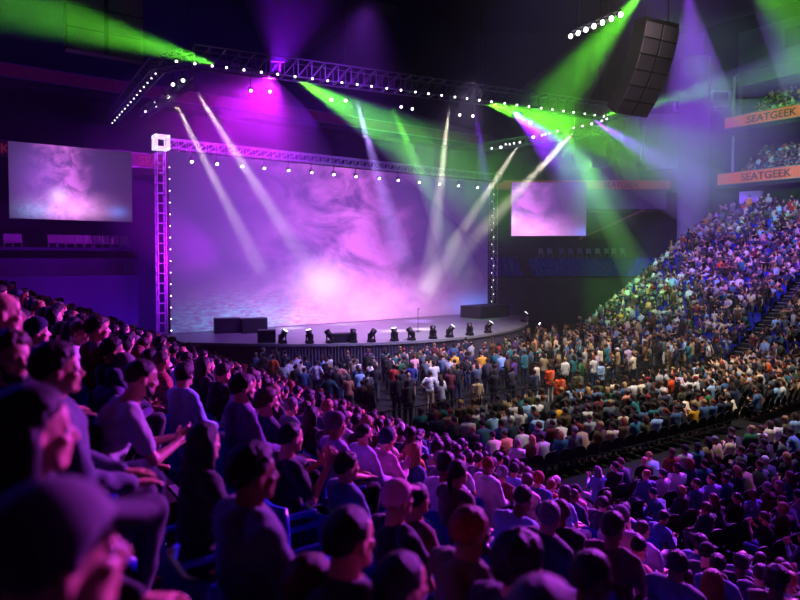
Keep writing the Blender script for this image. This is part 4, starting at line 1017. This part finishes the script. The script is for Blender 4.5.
# ---- the 300 that show largest are individuals, the rest one crowd
PEOPLE.sort(key=lambda s: s['zc'])
solo = [s for s in PEOPLE if s['zone'] != 'far'][:304]
ids = set(id(s) for s in solo); used = {s['label'] for s in solo if 'label' in s}
for s in solo:
    s['q'] = 0 if s['zc'] < 4.3 else 1 if s['zc'] < 11 and s['zone'] == 'near' or s['zc'] < 12 else 2
    if 'label' not in s:
        n = 0; L = describe(s)
        while L in used and n < 60:
            n += 1
            for kk in ('shirt', 'hairc', 'beard', 'kind'): s.pop(kk, None)
            s = roll(s); L = describe(s)
        used.add(L); s['label'] = L; s['group'] = GRP[s['zone']]
    person(s)
bulk = Bulk(); PARTS = {}
def far_parts(pose, kind, hair, lv):
    key = (pose, kind, hair, lv)
    if key not in PARTS:
        v = VAR[pose]; nb, ns, nt_, nh = ((340, 130, 90, 110), (84, 44, 30, 26))[lv]; out = []
        for me, n in ((v['body'], nb), (v[kind], ns), (v['trousers'], nt_)): out.append(np_mesh(lod(me, n)))
        hv, ht = np_mesh(lod(HAIR[hair], nh)); Mh = np.array(v['HM']); out.append((hv@Mh[:3, :3].T+Mh[:3, 3], ht)); PARTS[key] = out
    return PARTS[key]
nbulk = 0
for s in PEOPLE:
    if id(s) in ids: continue
    nbulk += 1
    h = s['hair']; pt = far_parts(s['pose'], s['kind'], h, 0 if s['zc'] < 30 else 1)
    hc = CCL[s['hairc']] if h in ('a cap', 'a beanie') else SKL[s['skin']] if h == 'a bald head' else HCL[s['hairc']]
    c, q = math.cos(s['rot']), math.sin(s['rot']); M = np.array(((c, -q, 0), (q, c, 0), (0, 0, 1)))*s['s']
    for (v, t), col in zip(pt, (SKL[s['skin']], hexes[s['shirt']], PCL[s['pants']], hc)): bulk.add(v@M.T+np.array(s['loc']), t, col)
o = bulk.build('crowd', M_CROWD); tag(o, 'distant crowd filling the floor, the far side stand and the upper decks', 'crowd', None, 'stuff')
print('PEOPLE', len(solo), 'bulk', nbulk, 'verts', bulk.n)
# ---- seats: close ones one by one, the rest as rows
bs = Bulk(); lo_ = [np_mesh(m) for m in (SB, SP, SA)]
def bulk_seat(p, rot, parts, col):
    c, q = math.cos(rot), math.sin(rot); M = np.array(((c, -q, 0), (q, c, 0), (0, 0, 1)))
    for v, t in parts: bs.add(v@M.T+np.array(p), t, col)
SEATS.sort(key=lambda s: s[4][2]); cnt = {}; ns = 0
for k, x, y, z, hp in SEATS:
    vis = -60 < hp[0] < 860 and hp[1] < 700
    if not vis: continue
    if ns < 100 and hp[2] > .95:
        ns += 1; j = cnt[k] = cnt.get(k, 0)+1
        side = 'behind the aisle' if y < AISLE[0] else 'beyond the aisle'
        arena_seat((x, y, z), rad(-90), 'blue seat %s, %s along the %s row down the near stand' % (side, ordw(j), ordw(k+8)), 'blue seats of the near stand')
    else: bulk_seat((x, y, z), rad(-90), lo_, lin('#1526a8'))
for x, y, z in BACK:
    hp = proj((x, y, z+.6))
    if -20 < hp[0] < 830: bulk_seat((x, y, z), rad(90), [lo_[0], lo_[1]], lin('#1b28b0'))
for k in range(4):
    for i in range(44):
        x = 7.3+.54*i
        if 12.2 < x < 13.3: continue
        p = CA(x, 62.8+.8*k, 4.5+.42*k)
        if p.y > 49.2: continue
        bulk_seat(p, rad(180-35.1), [lo_[0], lo_[1]], lin('#141f86'))
o = bs.build('seat_rows', M_CROWD, False); tag(o, 'rows of blue seats in the far and end stands', 'seating', None, 'stuff')
bs = Bulk(); CHAIRS.sort(key=lambda s: s[3][2]); cp = [np_mesh(CB), np_mesh(CS)]
rows = {}
for i, (x, y, a, hd) in enumerate(CHAIRS):
    if i < 80:
        j = rows[round(y, 1)] = rows.get(round(y, 1), 0)+1
        floor_chair((x, y, 0), a, 'black floor chair, %s in distance from the camera side of the floor' % ordw(i+1), 'black chairs on the arena floor')
    else: bulk_seat((x, y, 0), a, cp, lin('#101014'))
if bs.n: o = bs.build('chair_rows', M_CROWD, False); tag(o, 'rows of black chairs on the arena floor', 'chairs', None, 'stuff')
# ================================================================== LIGHT
w = bpy.data.worlds.new('arena'); S.world = w; w.use_nodes = True
w.node_tree.nodes['Background'].inputs['Color'].default_value = (.10, .03, .25, 1); w.node_tree.nodes['Background'].inputs['Strength'].default_value = 0.0
def spot(name, p, t, half, col, P, blend=1.0, size=.12):
    l = bpy.data.lights.new(name, 'SPOT'); l.energy = P; l.color = lin(col); l.spot_size = 2*rad(half); l.spot_blend = blend; l.shadow_soft_size = size
    o = bpy.data.objects.new(name, l); COL.objects.link(o); o.location = p; o.rotation_euler = (Vector(t)-Vector(p)).to_track_quat('-Z', 'Y').to_euler(); return o
def area(name, p, t, sx, sy, col, P, spread=180):
    l = bpy.data.lights.new(name, 'AREA'); l.energy = P; l.color = lin(col); l.shape = 'RECTANGLE'; l.size = sx; l.size_y = sy; l.spread = rad(spread)
    o = bpy.data.objects.new(name, l); COL.objects.link(o); o.location = p; o.rotation_euler = (Vector(t)-Vector(p)).to_track_quat('-Z', 'Y').to_euler(); return o
VOL = {}
def beam(src, dst, half, col, P, dens, label, length=None):
    p = W(*src); t = W(*dst); d = (t-p); L = length or d.length; d.normalize()
    key = round(dens, 4)
    if key not in VOL: VOL[key] = volmat('haze_%g' % dens, dens)
    b = MB(); tn = math.tan(rad(half))*1.02; b.cyl(d*.12, d*L, .03+.12*tn, .03+L*tn, 28)
    o = obj('light_beam', b, VOL[key]); o.location = p; tag(o, label, 'light beam', 'light beams in the haze', 'stuff')
    spot('beam_lamp', p, t, half, col, P)
G, PU, WH, LI, MG = '#68f02c', '#8c0cff', '#fff0dc', '#b48cff', '#d21cff'
K = 1000.0
BEAMS = [
 ((222, 68, 31.6), (-70, -18, 22), 7.5, G, 60*K, .03, 'broad green beam thrown from the front truss toward the ceiling speaker hang', None),
 ((178, 106, 38), (262, 272, 41), 3.6, WH, 64*K, .05, 'narrow pale beam from the inner truss, nearer the stage tower', None),
 ((196, 90, 34.5), (312, 272, 42), 3.6, WH, 72*K, .05, 'narrow pale beam from the inner truss crossing the white spotlights', None),
 ((275, 79, 33.3), (235, 150, 40), 38, MG, 24*K, .03, 'magenta glow of haze spreading below the front truss', 11),
 ((275, 79, 33.3), (300, -10, 40), 20, PU, 14*K, .02, 'purple haze fan rising above the front truss', 10),
 ((298, 82, 33.8), (520, 205, 46), 12, G, 64*K, .035, 'broad green beam fanning down along the front truss', None),
 ((355, 95, 36), (402, 262, 43.5), 4.2, LI, 80*K, .05, 'lilac beam dropping from the front truss over the screen middle', None),
 ((390, 104, 36.6), (468, 285, 46.5), 4.6, G, 34*K, .05, 'green beam slanting down over the screen middle', None),
 ((449, 107, 38), (428, 292, 41), 3.8, WH, 64*K, .05, 'pale beam falling almost straight onto the stage', None),
 ((474, 107, 38.5), (490, 215, 48), 3.5, PU, 28*K, .05, 'thin purple beam beside the far tower', None),
 ((485, 105, 39), (735, 172, 50), 13, G, 76*K, .035, 'broad green beam fanning toward the pale column', None),
 ((519, 144, 47), (418, 298, 41.5), 3.2, WH, 80*K, .05, 'pale beam slanting back to the stage, upper of the crossing pair', None),
 ((577, 128, 45.5), (425, 292, 41.5), 3.4, WH, 110*K, .05, 'long pale beam slanting to the stage from the far truss end', None),
 ((512, 113, 39.8), (606, 200, 52), 12, PU, 60*K, .035, 'broad purple beam beside the bright hanging screen', None),
 ((557, 118, 42), (660, 318, 58), 4.4, G, 38*K, .045, 'green beam slanting down to the bowl corner', None),
 ((591, 121, 43), (715, 196, 54), 6.5, PU, 50*K, .03, 'purple beam slanting toward the pale column', None),
 ((600, 117, 43), (830, 62, 40), 6.5, G, 64*K, .022, 'green beam rising across the pale column to the upper deck', None),
 ((645, -12, 29), (540, 118, 44), 9, G, 52*K, .03, 'green beam pouring down past the seven round white lamps', None),
 ((683, -14, 33), (700, 150, 52), 9, PU, 17*K, .02, 'purple beam falling on the pale column', None),
 ((730, -40, 33), (840, 66, 42), 14, G, 29*K, .02, 'soft green beam over the upper deck', None),
]
for a in BEAMS: beam(*a)
# unseen wash spots without fixtures, plus fills added to brighten crowd and walls
spot('wash_near', (31, 12, 12.5), (4.2, 9.5, 4.0), 19.5, '#cc44ff', 112*K, .5, .5)
spot('fill_near_pink', (20, -2, 15.5), (4, 7, 4.6), 34, '#c63cff', .7*K, .5, .5)  # added fill on the camera-side backs, from no visible lamp
spot('fill_blue', (-6, 24, 17), (5, 7, 4.5), 32, '#3a22ff', 3.5*K, .6, .5)  # added blue fill over the near stand
spot('wash_floor', (22, 8, 29), (24.5, 16.5, 0), 26, '#fff2e6', 31*K, .7, .6)
spot('wash_standing', (22, 14, 28), (25, 22.5, 0), 26, '#ffeee0', 25*K, .8, .6)
spot('wash_front_purple', (19, 12, 24), (17.5, 25, 1), 17, '#5a14ff', 34*K, .9, .6)
spot('fill_front_white', (20, 14, 27), (15.5, 25.5, 1), 14, '#fff0ea', 14*K, .9, .5)  # added to brighten the standing crowd near the skirt
spot('wash_floor_purple', (30, 10, 20), (14.5, 4.5, 1), 21, '#9a2cff', 42*K, .7, .6)
spot('wash_far', (26, 18, 27), (47, 21, 4), 30, '#e6dcff', 21*K, .8, .6)
spot('wash_far_purple', (30, 22, 26), (53, 22, 8), 26, '#8a2cff', 64*K, .9, .6)
spot('wash_far_green', (34, 30, 16), (43, 28, 2), 19, '#7cff60', 15*K, .9, .6)
spot('wash_deck_green', (36, 24, 22), (60, 21, 19), 24, '#8cff5a', 20*K, .9, .6)
area('wash_end_wall', (14, 44, 1.0), (10, 50, 12), 26, 1, '#7a0cff', 2.6*K)  # purple strip added behind the stage to tint the end wall
area('wash_end_top', (16, 42.5, 24), (14, 50, 12), 30, 2, '#5208e0', .5*K)  # second added strip, tinting the end wall from above
spot('wash_end_magenta', (20, 35, 16), (19, 50, 17), 20, '#8a0cff', 6*K, 1, .5)
spot('fill_near_wall', (13, 36, 6.5), (-5, 48, 7), 52, '#a010d8', 15*K, 1, .5)  # added to spread purple evenly over the end terrace front
spot('wash_corner', (38, 36, 20), (52, 40, 8), 42, '#8f7cff', 3*K, 1, .5)
spot('wash_corner_green', (38, 30, 14), (54, 38, 2), 26, '#7cff4a', 8*K, 1, .5)
spot('wash_stage', (22, 24, 16), (24, 36, 1.7), 34, '#d8c0ff', 20*K, 1, .5)
spot('fill_towers', (14, 22, 17), (20, 40, 8), 36, '#9a3cff', 26*K, 1, .5)  # added from the front so the tower lattice shows
b = MB(); b.bbox((-11, 14, .01), (64.5, 49.5, 30.5))
o = obj('haze', b, volmat('haze_thin', .0013)); tag(o, 'thin purple haze hanging through the arena', 'haze', None, 'stuff')
# ================================================================== CAMERA
PITCH = 20.0
cd = bpy.data.cameras.new('camera'); cam = bpy.data.objects.new('camera', cd); COL.objects.link(cam); S.camera = cam
cam.location = (0, 0, HC); cam.rotation_euler = (math.pi/2-math.atan(PITCH/FPX), 0, -TH)
cd.sensor_width = 36; cd.lens = FPX*36/800; cd.shift_y = -(300-HY-PITCH)/800; cd.clip_start = .1; cd.clip_end = 300
cd.dof.use_dof = True; cd.dof.focus_distance = 14; cd.dof.aperture_fstop = 1.25
S.view_settings.view_transform = 'Standard'; S.view_settings.look = 'None'; S.view_settings.exposure = 0; S.view_settings.gamma = 1; S.view_settings.use_curve_mapping = False
S.cycles.use_denoising = True
S.cycles.max_bounces = 4; S.cycles.diffuse_bounces = 2; S.cycles.glossy_bounces = 2; S.cycles.volume_bounces = 0; S.cycles.transparent_max_bounces = 32
